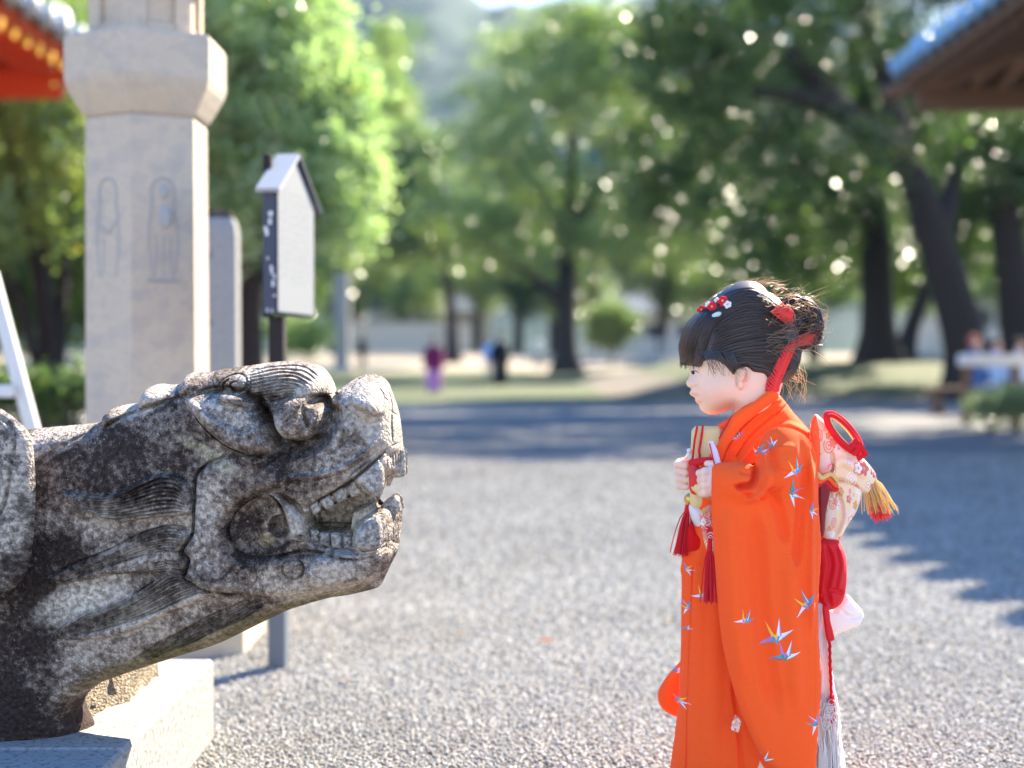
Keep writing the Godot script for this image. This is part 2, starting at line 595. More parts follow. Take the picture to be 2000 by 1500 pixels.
func make_materials() -> void:
	var speck := noise_tex(0.035, 3, [[0.0, Color(0.55, 0.54, 0.53)], [0.42, Color(0.8, 0.79, 0.78)], [0.6, Color(0.95, 0.95, 0.94)], [1.0, Color(1, 1, 1)]], 512, 5)
	var pits := noise_tex(0.05, 8, [], 512, 5)
	var fine := noise_tex(0.12, 9, [], 512, 3)
	var m := mat("carved_stone", Color(1.0, 0.975, 0.94), 0.88, {"vertex_color_use_as_albedo": true, "metallic_specular": 0.25})
	grain(m, speck, pits, 0.35, 5.0)
	m = mat("granite_old", lin(0.58, 0.50, 0.40), 0.9, {"vertex_color_use_as_albedo": true})
	grain(m, noise_tex(0.012, 6, [[0.0, Color(0.84, 0.84, 0.86)], [0.4, Color(0.90, 0.89, 0.88)], [0.55, Color(0.97, 0.95, 0.91)], [0.7, Color(0.92, 0.90, 0.87)], [1.0, Color(0.99, 0.98, 0.96)]], 512, 6), pits, 0.15, 2.0)
	m = mat("granite_pale", lin(0.35, 0.345, 0.335), 0.85, {"vertex_color_use_as_albedo": true})
	grain(m, noise_tex(0.02, 5, [[0.0, Color(0.60, 0.59, 0.57)], [0.3, Color(0.78, 0.77, 0.75)], [0.5, Color(0.93, 0.93, 0.92)], [0.75, Color(0.86, 0.86, 0.86)], [1.0, Color.WHITE]], 1024, 7), pits, 0.02, 3.0)
	m = mat("rough_stone", lin(0.40, 0.33, 0.25), 0.92, {"vertex_color_use_as_albedo": true})
	grain(m, speck, pits, 1.2, 6.0)
	m = mat("gravel_bed", Color.WHITE, 0.95, {"vertex_color_use_as_albedo": true})
	grain(m, noise_tex(0.09, 21, [[0.0, lin(0.09, 0.088, 0.085)], [0.45, lin(0.18, 0.172, 0.16)], [0.6, lin(0.222, 0.213, 0.198)], [1.0, lin(0.33, 0.315, 0.30)]], 1024, 4), noise_tex(0.14, 22, [], 1024, 2, true), 1.0, 0.8, true)
	m = mat("pebble", Color.WHITE, 0.8, {"vertex_color_use_as_albedo": true})
	m = mat("soil", lin(0.20, 0.16, 0.12), 0.95)
	grain(m, noise_tex(0.02, 31, [[0.0, Color(0.55, 0.55, 0.5)], [1.0, Color.WHITE]], 512, 5), pits, 1.5, 0.3, true)
	m = mat("dirt_path", lin(0.36, 0.30, 0.235), 0.95)
	grain(m, noise_tex(0.02, 32, [[0.0, Color(0.75, 0.75, 0.7)], [1.0, Color.WHITE]], 512, 5), pits, 1.0, 0.3, true)
	m = mat("grass", lin(0.105, 0.115, 0.045), 0.9)
	grain(m, noise_tex(0.03, 33, [[0.0, Color(0.5, 0.52, 0.45)], [0.5, Color(0.8, 0.85, 0.75)], [1.0, Color(1, 1, 0.9)]], 512, 5), pits, 2.0, 0.4, true)
	mat("leaf", Color.WHITE, 0.3, {"vertex_color_use_as_albedo": true, "backlight_enabled": true, "backlight": Color(0.75, 0.85, 0.55), "metallic_specular": 0.5})
	mat("sunlit_leaf", Color.WHITE, 0.3, {"vertex_color_use_as_albedo": true, "backlight_enabled": true, "backlight": Color(0.92, 1.0, 0.74), "metallic_specular": 0.5})  # brighter copy of leaf, to light up the sunlit trees at left
	m = mat("bark", lin(0.085, 0.07, 0.06), 0.95)
	grain(m, noise_tex(0.03, 41, [[0.0, Color(0.45, 0.42, 0.4)], [1.0, Color.WHITE]], 512, 5), pits, 2.5, 1.5)
	mat("vermilion", lin(0.78, 0.09, 0.02), 0.5)
	mat("ochre_paint", lin(0.8, 0.42, 0.05), 0.6)
	m = mat("grey_tile", lin(0.22, 0.235, 0.26), 0.45)
	grain(m, noise_tex(0.03, 42, [[0.0, Color(0.6, 0.6, 0.62)], [1.0, Color.WHITE]], 256, 4), null, 0.0, 2.0)
	m = mat("pale_tile", lin(0.42, 0.43, 0.45), 0.4)
	m = mat("sky_tinted_tile", lin(0.22, 0.37, 0.52), 0.28)  # blue of the reflected sky put into the tile colour
	m = mat("old_wood", lin(0.15, 0.085, 0.05), 0.8)
	m = mat("dark_wood", lin(0.035, 0.025, 0.022), 0.7)
	grain(m, noise_tex(0.05, 43, [[0.0, Color(0.6, 0.6, 0.6)], [1.0, Color.WHITE]], 256, 3), pits, 0.2, 8.0)
	mat("white_paint", lin(0.62, 0.62, 0.61), 0.6)
	m = mat("blue_black_paint", lin(0.05, 0.055, 0.075), 0.55)
	mat("plaster", lin(0.62, 0.58, 0.52), 0.9)
	mat("grey_metal", lin(0.5, 0.5, 0.48), 0.5)
	# the girl
	mat("skin", lin(0.87, 0.60, 0.445), 0.5, {"vertex_color_use_as_albedo": true, "subsurf_scatter_enabled": true, "subsurf_scatter_strength": 0.25})
	mat("hair", lin(0.026, 0.016, 0.012), 0.42, {"vertex_color_use_as_albedo": true, "metallic_specular": 0.55})
	mat("hair_strand", lin(0.13, 0.09, 0.06), 0.28, {"metallic_specular": 0.7, "backlight_enabled": true, "backlight": Color(1.0, 0.9, 0.78)})
	var weave := noise_tex(0.25, 51, [], 256, 2)
	m = mat("orange_cloth", lin(0.93, 0.105, 0.022), 0.75, {"rim_enabled": true, "rim": 0.25, "rim_tint": 0.6, "vertex_color_use_as_albedo": true})
	grain(m, null, weave, 0.03, 12.0)
	m = mat("red_cloth", lin(0.72, 0.012, 0.02), 0.6, {"rim_enabled": true, "rim": 0.2, "rim_tint": 0.6})
	grain(m, null, weave, 0.03, 12.0)
	mat("red_cord", lin(0.66, 0.022, 0.03), 0.9, {"metallic_specular": 0.15, "rim_enabled": true, "rim": 0.3})
	mat("coral_cord", lin(0.74, 0.055, 0.05), 0.9, {"metallic_specular": 0.15, "rim_enabled": true, "rim": 0.3})
	mat("white_silk", lin(0.86, 0.83, 0.78), 0.6, {"rim_enabled": true, "rim": 0.2, "backlight_enabled": true, "backlight": Color(0.6, 0.55, 0.5)})
	mat("gold_brocade", lin(0.78, 0.58, 0.26), 0.55)
	mat("gold_thread", lin(0.75, 0.47, 0.16), 0.45)
	mat("brass", lin(0.65, 0.42, 0.12), 0.3, {"metallic": 0.8})


func _ready() -> void:
	rng.seed = 11
	# --- camera
	var cam := Camera3D.new()
	cam.name = "camera"
	add_child(cam)
	cam.position = Vector3(0, EYE, 0)
	cam.rotation.x = -atan(50.0 / F)
	var lens := CameraAttributesPhysical.new()
	lens.frustum_focal_length = 12.0 * F / 750.0
	lens.frustum_focus_distance = 2.46
	lens.exposure_aperture = 1.7
	lens.frustum_near = 0.05
	lens.frustum_far = 4000.0
	cam.attributes = lens
	# --- sky
	var sky := ProceduralSkyMaterial.new()
	sky.sky_top_color = lin(0.008, 0.115, 0.40)
	sky.sky_horizon_color = lin(0.72, 0.82, 0.94)
	sky.sky_curve = 0.25
	sky.ground_bottom_color = lin(0.25, 0.24, 0.22)
	sky.ground_horizon_color = lin(0.4, 0.45, 0.48)
	sky.sky_energy_multiplier = 0.94
	var env := Environment.new()
	env.background_mode = Environment.BG_SKY
	env.sky = Sky.new()
	env.sky.sky_material = sky
	env.tonemap_mode = Environment.TONE_MAPPER_LINEAR
	env.tonemap_exposure = 4.7
	env.sdfgi_enabled = true
	env.ssao_enabled = true
	env.ssil_enabled = true
	env.fog_enabled = true
	env.fog_density = 0.00016
	env.fog_light_color = Color(0.42, 0.74, 1.0)
	var we := WorldEnvironment.new()
	we.name = "environment"
	we.environment = env
	add_child(we)
	# --- sun, behind and to the right
	var sun := DirectionalLight3D.new()
	sun.name = "sun"
	add_child(sun)
	var lift := deg_to_rad(38.0)
	var to_sun := Vector3(0.56 * cos(lift), sin(lift), -0.828 * cos(lift))
	sun.look_at_from_position(to_sun * 50.0, Vector3.ZERO)
	sun.light_energy = 1.6
	sun.light_color = Color(1.0, 0.955, 0.87)
	sun.light_angular_distance = 0.5
	sun.shadow_enabled = true
	sun.sky_mode = DirectionalLight3D.SKY_MODE_LIGHT_ONLY

	make_materials()
	build_ground()
	build_far()
	build_trees()
	build_halls()
	build_lantern()
	build_sign()
	build_plinth()
	build_people()
	build_tortoise()
	build_girl()
	build_gravel()
	build_litter()


# ---------------------------------------------------------------- the setting
func ss(a: float, b: float, x: float) -> float:
	return smoothstep(a, b, x)

func ground_y(x: float, d: float) -> float:
	return 1.15 * ss(42.0, 96.0, d) + 0.75 * ss(25.0, 33.0, d) * ss(2.0, 5.5, x) * (1.0 - ss(44.0, 60.0, d)) + 0.04 * sin(x * 0.7) * sin(d * 0.5) * ss(20.0, 30.0, d)

func sheet(xs: PackedFloat32Array, ds: PackedFloat32Array, lift: float, ragged := 0.0) -> Shape:
	var o := Shape.new()
	var nz := FastNoiseLite.new()
	nz.frequency = 0.25
	for j in ds.size():
		for i in xs.size():
			var d := ds[j]
			var x := xs[i]
			if ragged > 0.0 and (j == 0 or j == ds.size() - 1): d += nz.get_noise_2d(x * 2.0, j) * ragged
			var e := 0.1
			var nm := Vector3(-(ground_y(x + e, d) - ground_y(x - e, d)) / (2 * e), 1.0, (ground_y(x, d + e) - ground_y(x, d - e)) / (2 * e)).normalized()
			o.vert(Vector3(x, ground_y(x, d) + lift, -d), nm, Vector2(x, d))
	var m := xs.size()
	for j in ds.size() - 1:
		for i in m - 1:
			var a := j * m + i
			o.face(a, a + 1, a + m + 1); o.face(a, a + m + 1, a + m)
	return o

func steps(list: Array) -> PackedFloat32Array:   # [start, end, step, end, step ...]
	var out := PackedFloat32Array([list[0]])
	for k in range(1, list.size(), 2):
		while out[-1] < list[k] - 1e-3: out.push_back(minf(out[-1] + list[k + 1], list[k]))
	return out

func build_ground() -> void:
	struct("ground", sheet(steps([-1500.0, -60.0, 240.0, 60.0, 2.0, 1500.0, 240.0]), steps([-80.0, 0.0, 20.0, 120.0, 2.0, 200.0, 20.0, 1800.0, 200.0]), -0.012), M.soil)
	struct("gravel_yard", sheet(steps([-16.0, 16.0, 0.5]), steps([-14.0, 28.0, 0.5]), 0.0, 1.2), M.gravel_bed)
	struct("lawn", sheet(steps([-60.0, 60.0, 1.0]), steps([27.0, 60.0, 0.75]), 0.005, 2.0), M.grass)
	struct("dirt_path", sheet(steps([-60.0, 60.0, 1.5]), steps([59.0, 97.0, 1.0]), 0.010, 2.0), M.dirt_path)

func build_litter() -> void:
	var r := RandomNumberGenerator.new(); r.seed = 41
	var sh := Shape.new()
	for i in 26:
		var d := 3.4 + 13.0 * r.randf() * r.randf()
		var x := r.randf_range(-0.36, 0.36) * d
		var b := Basis.from_euler(Vector3(r.randf_range(-0.4, 0.4), r.randf() * TAU, r.randf_range(-0.4, 0.4)))
		var l := r.randf_range(0.012, 0.028)
		sh.color = Color(0.30, 0.12, 0.04).lerp(Color(0.36, 0.27, 0.08), r.randf()) * r.randf_range(0.5, 1.0)
		var o := Vector3(x, 0.013, -d)
		var q := [Vector3(0, 0, -l), Vector3(-l * 0.5, 0.004, 0), Vector3(0, 0.002, l), Vector3(l * 0.5, 0.004, 0)]
		var ids := []
		for e in q: ids.append(sh.vert(o + b * e, b * Vector3.UP))
		sh.face(ids[0], ids[1], ids[2]); sh.face(ids[0], ids[2], ids[3])
	var o := obj("fallen_leaves", sh, mat("dry_leaf", Color.WHITE, 0.8, {"vertex_color_use_as_albedo": true}))
	o.set_meta("kind", "stuff")

func pebble_mesh(seed_: int) -> ArrayMesh:
	var r := RandomNumberGenerator.new(); r.seed = seed_
	var o := Shape.new()
	var sq := Vector3(1, r.randf_range(0.45, 0.75), r.randf_range(0.65, 1.0))
	o.ball(Vector3.ZERO, Vector3.ONE, 4, 6)
	for i in o.v.size():
		var p := o.v[i]
		var k := 1.0 + 0.22 * sin(p.x * 3.0 + seed_) * cos(p.z * 2.6 + seed_ * 2.0) + 0.12 * sin(p.y * 4.0 + seed_)
		o.v[i] = p * k * sq
		o.n[i] = (o.n[i] / sq).normalized()
	return o.mesh()

func build_gravel() -> void:
	var spots := []
	var r := RandomNumberGenerator.new(); r.seed = 77
	var nz := FastNoiseLite.new(); nz.frequency = 0.9; nz.seed = 4
	var d := 2.55
	while d < 12.5:
		var size := 0.0043 + 0.0006 * (d - 2.5)
		var gap := size * 1.75 * (1.0 + 0.10 * maxf(0.0, d - 4.5))
		var half := d * 0.365 + 0.05
		var x := -half
		while x < half:
			var px := x + r.randf_range(-0.5, 0.5) * gap
			var pd := d + r.randf_range(-0.5, 0.5) * gap
			spots.append([px, pd, size])
			x += gap
		d += gap * 0.9
	var kinds := 4
	var split := []
	for k in kinds: split.append([])
	for q in spots.size(): split[q % kinds].append(spots[q])
	var root := thing("gravel", Vector3.ZERO, "", "")
	root.set_meta("kind", "stuff")
	for k in kinds:
		var mm := MultiMesh.new()
		mm.transform_format = MultiMesh.TRANSFORM_3D
		mm.use_colors = true
		mm.mesh = pebble_mesh(k + 1)
		mm.instance_count = split[k].size()
		for i in split[k].size():
			var e = split[k][i]
			var sc: float = e[2] * (0.55 + 1.0 * r.randf() * r.randf() + 0.15)
			var b := Basis.from_euler(Vector3(r.randf_range(-0.5, 0.5), r.randf() * TAU, r.randf_range(-0.5, 0.5))).scaled(Vector3.ONE * sc)
			mm.set_instance_transform(i, Transform3D(b, Vector3(e[0], sc * r.randf_range(0.1, 0.5), -e[1])))
			var v := 0.200 + 0.12 * r.randf() + 0.05 * nz.get_noise_2d(e[0], e[1])
			if r.randf() < 0.10: v *= 0.45
			if r.randf() < 0.06: v = 0.42
			var w := r.randf_range(-0.02, 0.022)
			mm.set_instance_color(i, Color(v * 1.05 + w, v, v * 0.885 - w))
		var o := MultiMeshInstance3D.new()
		o.name = "pebbles" if k == 0 else "pebbles_%03d" % k
		o.multimesh = mm
		o.material_override = M.pebble
		o.set_meta("kind", "stuff")
		root.add_child(o)


# ---------------------------------------------------------------- trees
func spray(seed_: int, count: int, leaf: float, spread: float) -> ArrayMesh:
	var r := RandomNumberGenerator.new(); r.seed = seed_
	var o := Shape.new()
	for i in count:
		var p := Vector3(r.randfn(), r.randfn() * 0.8, r.randfn()) * spread * 0.5
		var b := Basis.from_euler(Vector3(r.randf_range(-1.1, 0.5), r.randf() * TAU, r.randf_range(-0.7, 0.7)))
		var l := leaf * r.randf_range(0.7, 1.25)
		var w := l * 0.24
		var q := [Vector3(0, 0, 0), Vector3(-w, w * 0.35, l * 0.45), Vector3(0, -0.08 * l, l), Vector3(w, w * 0.35, l * 0.45)]
		var ids := []
		for e in q: ids.append(o.vert(p + b * e, (b * Vector3(0, 1, 0)).normalized()))
		o.face(ids[0], ids[1], ids[2]); o.face(ids[0], ids[2], ids[3])
	return o.mesh()

var sprays := {}

func crown(parent: Node3D, blobs: Array, count: int, kind: Array, size: float, tone_a: Color, tone_b: Color, seed_: int, gaps := -0.12, freq := 0.9) -> void:
	# blobs: [centre relative to the tree, radii]; kind: [leaves in a spray, leaf length, spread]
	var r := RandomNumberGenerator.new(); r.seed = seed_
	var nz := FastNoiseLite.new(); nz.seed = seed_; nz.frequency = freq; nz.fractal_octaves = 2
	var key := str(kind)
	if not sprays.has(key): sprays[key] = spray(seed_ + 5, kind[0], kind[1], kind[2])
	var total := 0.0
	for b in blobs: total += pow(b[1].x * b[1].y * b[1].z, 0.7)
	var where: Array[Transform3D] = []
	var tint := PackedColorArray()
	for b in blobs:
		var n := int(count * pow(b[1].x * b[1].y * b[1].z, 0.7) / total)
		var mean: float = (b[1].x + b[1].y + b[1].z) / 3.0
		var clumps := []
		for i in maxi(9, mini(70, n / 10)):
			var dir := Vector3(r.randfn(), r.randfn() * 0.9, r.randfn()).normalized()
			clumps.append([b[0] + dir * b[1] * (1.0 - 0.6 * pow(r.randf(), 1.4)), mean * r.randf_range(0.08, 0.26), r.randf()])
		for i in n:
			var p := Vector3.ZERO
			var f := r.randf()
			var dir := Vector3(r.randfn(), r.randfn(), r.randfn()).normalized()
			if r.randf() < 0.8:
				var cl = clumps[r.randi() % clumps.size()]
				p = cl[0] + dir * Vector3(1.0, 0.55, 1.0) * cl[1] * pow(r.randf(), 0.45)
				f = cl[2] + r.randf_range(-0.2, 0.2)
			else:
				p = b[0] + dir * b[1] * (1.0 - 0.75 * pow(r.randf(), 1.6))
			if nz.get_noise_3dv(p) < gaps: continue
			where.append(Transform3D(Basis.from_euler(Vector3(r.randf_range(-0.6, 0.6), r.randf() * TAU, r.randf_range(-0.6, 0.6))).scaled(Vector3.ONE * size * r.randf_range(0.7, 1.3)), p))
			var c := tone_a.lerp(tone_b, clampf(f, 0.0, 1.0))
			if r.randf() < 0.015: c = Color(0.42, 0.34, 0.08)
			tint.push_back(c)
	var mm := MultiMesh.new()
	mm.transform_format = MultiMesh.TRANSFORM_3D
	mm.use_colors = true
	mm.mesh = sprays[key]
	mm.instance_count = where.size()
	for i in where.size():
		mm.set_instance_transform(i, where[i])
		mm.set_instance_color(i, tint[i])
	var o := MultiMeshInstance3D.new()
	o.name = "crown" if not parent.has_node("crown") else "crown_001"
	o.multimesh = mm
	o.material_override = M.sunlit_leaf if parent.position.z > -19.0 and parent.position.x < 0.0 else M.leaf
	o.set_meta("kind", "stuff")
	parent.add_child(o)

func bough(pts: PackedVector3Array, r0: float, r1: float, sides := 9) -> Shape:
	var cv := Curve3D.new()
	cv.bake_interval = pts[0].distance_to(pts[-1]) / 14.0
	for i in pts.size():
		var d := (pts[mini(i + 1, pts.size() - 1)] - pts[maxi(i - 1, 0)]) / 6.0
		cv.add_point(pts[i], -d, d)
	var o := Shape.new()
	o.tube(cv.get_baked_points(), r0, r1, sides)
	return o

func build_trees() -> void:
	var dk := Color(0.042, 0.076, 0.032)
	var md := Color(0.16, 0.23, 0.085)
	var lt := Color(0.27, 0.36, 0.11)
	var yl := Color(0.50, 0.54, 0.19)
	# px, py of the foot; distance; trunk points [px, py, distance]; radii; limbs; crown blobs [px, py, distance, rx, ry, rz]
	var list := [
		{"label": "young leafy tree with thin forked stems under the vermilion eave", "d": 17.2, "x": 105,
			"stems": [[[105, 0, 17.2], [85, 560, 17.2], [30, 330, 17.1], [-10, 180, 17.1]], [[110, 0, 17.2], [125, 560, 17.3], [150, 330, 17.4], [160, 150, 17.4]], [[100, 0, 17.2], [90, 480, 17.2], [70, 250, 17.3], [80, 60, 17.3]], [[95, 0, 17.2], [50, 620, 17.0], [0, 500, 16.9], [-60, 300, 16.9]]], "r": [0.15, 0.045],
			"blobs": [[60, 260, 17.2, 1.12, 0.99, 1.08], [150, 330, 17.5, 0.76, 0.90, 0.90], [-40, 150, 17.2, 1.26, 1.26, 1.08], [110, 60, 17.5, 1.26, 0.90, 1.08], [20, 430, 16.9, 0.72, 0.54, 0.72], [-90, 420, 17.0, 0.72, 0.90, 0.72]], "n": 4600, "kind": [9, 0.095, 0.28], "size": 1.15, "tone": [lt, yl], "gaps": -0.05, "freq": 1.4},
		{"label": "bright sunlit tree behind the stone lantern and notice board", "d": 13.2, "x": 500,
			"stems": [[[500, 0, 13.2], [495, 560, 13.2], [520, 300, 13.3], [480, 80, 13.3]], [[500, 560, 13.2], [560, 420, 13.2], [620, 300, 13.1]], [[495, 540, 13.2], [430, 400, 13.2], [380, 250, 13.1]]], "r": [0.11, 0.04],
			"blobs": [[520, 200, 13.2, 0.95, 0.95, 0.9], [620, 330, 13.0, 0.62, 0.62, 0.6], [470, 10, 13.3, 0.85, 0.75, 0.9], [350, 180, 13.4, 0.8, 1.0, 0.8], [480, 420, 13.1, 0.75, 0.42, 0.7], [660, 230, 13.3, 0.40, 0.5, 0.5], [450, -180, 13.4, 0.6, 0.6, 0.7], [610, 90, 13.5, 0.4, 0.5, 0.5], [640, 430, 13.0, 0.45, 0.28, 0.4]], "n": 9500, "kind": [9, 0.08, 0.2], "size": 1.05, "tone": [Color(0.30, 0.42, 0.20), Color(0.68, 0.76, 0.50)], "gaps": -0.25, "freq": 2.0},  # leaf tones lightened to imitate overexposed sunlight
		{"label": "dense dark evergreen tree filling the gap behind the lantern pillar", "d": 20.0, "x": 330,
			"stems": [[[330, 0, 20.0], [335, 450, 20.0], [330, 200, 20.0]], [[470, 0, 20.2], [485, 500, 20.0], [520, 300, 20.0]]], "r": [0.24, 0.08],
			"blobs": [[330, 450, 20, 1.3, 1.1, 1.0], [120, 520, 20, 1.4, 0.9, 1.0], [500, 560, 20.5, 0.9, 0.5, 0.8], [330, 250, 20.5, 1.0, 1.0, 1.0], [90, 640, 20, 1.2, 0.5, 0.8], [-60, 560, 20, 1.2, 0.8, 0.9]], "n": 5000, "kind": [9, 0.12, 0.34], "size": 1.0, "tone": [dk, md], "gaps": -0.1},
		{"label": "broad green tree with straight dark trunk in the middle of the lawn", "d": 58.0, "x": 1105,
			"stems": [[[1108, 0, 58], [1104, 640, 58], [1108, 520, 58], [1112, 400, 58], [1120, 250, 58]], [[1108, 470, 58], [1060, 380, 57], [1000, 300, 57]], [[1110, 450, 58], [1180, 360, 59], [1230, 250, 59]], [[1110, 600, 58], [1040, 540, 57], [960, 480, 56]]], "r": [0.52, 0.2],
			"blobs": [[1080, 150, 58, 3.4, 2.6, 3], [1200, 190, 58, 3.2, 2.4, 3], [965, 270, 57, 2.4, 2.0, 2.4], [1050, 380, 57, 2.7, 1.8, 2.5], [1245, 380, 58, 2.6, 1.8, 2.5], [890, 420, 56, 2.0, 1.4, 2], [1340, 300, 59, 3.0, 2.5, 3], [960, 500, 56, 1.9, 0.9, 1.6], [1180, 470, 57, 1.7, 1.0, 1.6], [1130, 60, 59, 2.5, 1.6, 2.5], [1330, 480, 59, 2.2, 1.2, 2]], "n": 10000, "kind": [10, 0.2, 0.62], "size": 1.0, "tone": [md, yl], "gaps": -0.08, "freq": 0.95},
		{"label": "slim grey-trunked tree beside the pale wall", "d": 70.0, "x": 880,
			"stems": [[[884, 0, 70], [882, 640, 70], [874, 540, 70], [850, 400, 70]]], "r": [0.36, 0.15],
			"blobs": [[850, 380, 70, 2.6, 2.0, 2.4], [790, 470, 70, 2.4, 1.4, 2], [760, 360, 72, 2.4, 2.2, 2.2], [920, 480, 70, 1.8, 1.0, 1.6], [810, 300, 72, 2.0, 1.6, 2]], "n": 5200, "kind": [10, 0.2, 0.62], "size": 1.0, "tone": [dk, lt], "gaps": -0.08, "freq": 0.4},
		{"label": "pale green tree rising beyond the sunlit tree against the hill", "d": 86.0, "x": 690,
			"stems": [[[660, 0, 86], [655, 620, 86], [680, 450, 86], [700, 300, 86]]], "r": [0.4, 0.2],
			"blobs": [[720, 200, 86, 3.2, 3.4, 3], [650, 330, 86, 3.4, 3.4, 3], [780, 90, 90, 1.8, 1.6, 2], [700, 480, 84, 3.2, 2.0, 2.6], [610, 540, 84, 2.6, 1.4, 2], [640, 150, 88, 2.5, 3, 2.5]], "n": 7000, "kind": [10, 0.24, 0.75], "size": 1.05, "tone": [lt, yl], "gaps": -0.1, "freq": 0.35},
		{"label": "huge old tree with a leaning trunk above the railing", "d": 27.0, "x": 1890,
			"stems": [[[1905, 0, 27], [1878, 640, 27], [1820, 460, 27], [1765, 320, 27], [1640, 215, 26.5], [1540, 100, 26]], [[1770, 330, 27], [1740, 200, 27.5], [1690, 60, 28], [1660, -60, 28]], [[1650, 220, 26.5], [1560, 190, 26], [1470, 180, 25.5]], [[1830, 480, 27], [1870, 330, 28], [1930, 200, 28.5]]], "r": [0.46, 0.16],
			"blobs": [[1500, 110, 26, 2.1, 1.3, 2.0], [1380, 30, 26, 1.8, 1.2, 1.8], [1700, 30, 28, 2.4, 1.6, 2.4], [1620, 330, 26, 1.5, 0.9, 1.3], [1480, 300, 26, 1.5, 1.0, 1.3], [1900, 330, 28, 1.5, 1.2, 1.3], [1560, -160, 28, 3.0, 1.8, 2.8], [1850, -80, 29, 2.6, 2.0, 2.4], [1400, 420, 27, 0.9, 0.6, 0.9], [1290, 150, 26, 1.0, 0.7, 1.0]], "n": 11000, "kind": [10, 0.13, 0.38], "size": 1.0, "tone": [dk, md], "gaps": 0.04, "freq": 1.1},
		{"label": "upright dark trunk tree on the bank behind the girl", "d": 33.0, "x": 1712,
			"stems": [[[1718, 0, 33], [1712, 560, 33], [1706, 420, 33], [1690, 250, 33], [1660, 80, 33]], [[1706, 430, 33], [1600, 330, 33], [1520, 220, 33]]], "r": [0.42, 0.2],
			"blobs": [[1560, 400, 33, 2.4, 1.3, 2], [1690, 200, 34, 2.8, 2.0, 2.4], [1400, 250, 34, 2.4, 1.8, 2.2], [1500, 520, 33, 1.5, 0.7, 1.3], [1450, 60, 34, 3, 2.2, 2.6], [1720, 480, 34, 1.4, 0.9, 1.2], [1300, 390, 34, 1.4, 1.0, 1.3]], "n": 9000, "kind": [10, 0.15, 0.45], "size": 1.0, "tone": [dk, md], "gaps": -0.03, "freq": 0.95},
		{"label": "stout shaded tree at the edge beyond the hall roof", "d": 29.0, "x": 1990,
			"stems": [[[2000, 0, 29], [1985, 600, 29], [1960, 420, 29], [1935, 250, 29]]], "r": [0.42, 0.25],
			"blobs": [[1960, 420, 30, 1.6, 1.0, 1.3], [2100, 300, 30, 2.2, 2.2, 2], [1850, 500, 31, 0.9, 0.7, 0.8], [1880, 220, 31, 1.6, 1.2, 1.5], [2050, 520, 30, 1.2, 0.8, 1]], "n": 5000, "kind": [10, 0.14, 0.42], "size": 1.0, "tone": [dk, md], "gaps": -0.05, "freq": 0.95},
		{"label": "thin slanting tree between the two big trunks on the bank", "d": 38.0, "x": 1775,
			"stems": [[[1760, 0, 38], [1780, 640, 38], [1830, 500, 38], [1850, 380, 38]]], "r": [0.26, 0.14],
			"blobs": [[1830, 420, 39, 1.7, 1.2, 1.5], [1780, 560, 40, 1.0, 0.6, 1.0], [1640, 480, 41, 2.0, 1.2, 1.6], [1880, 500, 41, 1.2, 0.8, 1.0]], "n": 2600, "kind": [10, 0.17, 0.5], "size": 1.0, "tone": [md, yl], "gaps": -0.12, "freq": 0.5},
		{"label": "tall tree whose crown shades the yard from beyond the hall roof", "d": 24.5, "x": 2330,
			"stems": [[[2330, 0, 24.5], [2320, 400, 24.5], [2250, 0, 24.5]]], "r": [0.45, 0.2],
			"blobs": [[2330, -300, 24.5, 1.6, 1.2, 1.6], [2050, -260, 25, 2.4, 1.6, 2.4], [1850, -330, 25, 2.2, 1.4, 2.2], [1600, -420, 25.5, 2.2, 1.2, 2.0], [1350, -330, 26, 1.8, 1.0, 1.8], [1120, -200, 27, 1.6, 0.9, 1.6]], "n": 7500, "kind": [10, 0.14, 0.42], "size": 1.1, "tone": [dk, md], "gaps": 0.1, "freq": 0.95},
	]
	var k := 0
	for e in list:
		k += 1
		var foot := at(e.x, SKY_LINE, e.d)
		foot.y = ground_y(foot.x, e.d) - 0.05
		var t := thing("tree", foot, e.label, "tree", "trees round the shrine yard")
		var first := true
		for st in e.stems:
			var pts := PackedVector3Array()
			for i in st.size():
				var p := at(st[i][0], st[i][1], st[i][2])
				if i == 0 and st[i][1] == 0: p.y = foot.y
				pts.push_back(p - foot)
			var m: float = 1.0 if first else 0.55
			var sh := bough(pts, e.r[0] * m, e.r[1] * m)
			if first:      # the trunk spreads at its foot
				for i in sh.v.size():
					var f := clampf(1.0 - sh.v[i].y / 1.1, 0.0, 1.0)
					var mid := pts[0].lerp(pts[1], clampf(sh.v[i].y / maxf(pts[1].y, 0.1), 0, 1))
					sh.v[i].x = mid.x + (sh.v[i].x - mid.x) * (1.0 + 0.7 * f * f) if f > 0.0 else sh.v[i].x
					sh.v[i].z = mid.z + (sh.v[i].z - mid.z) * (1.0 + 0.7 * f * f) if f > 0.0 else sh.v[i].z
			obj("trunk" if first or e.r[0] == 0.15 else "limb", sh, M.bark, t)
			first = false
		var blobs := []
		for b in e.blobs: blobs.append([at(b[0], b[1], b[2]) - foot, Vector3(b[3], b[4], b[5])])
		crown(t, blobs, e.n, e.kind, e.size, e.tone[0], e.tone[1], 100 + k, e.gaps, e.get("freq", 0.9))
		crown(t, blobs, int(e.n * 0.11), [1, e.kind[1] * 1.25, 0.02], e.size, Color(0.22, 0.33, 0.10), Color(0.42, 0.52, 0.22), 500 + k, -0.3, e.get("freq", 0.9))  # extra pale single leaves, painted in as sun glints
	# the row of trees that closes the view
	var protos := []
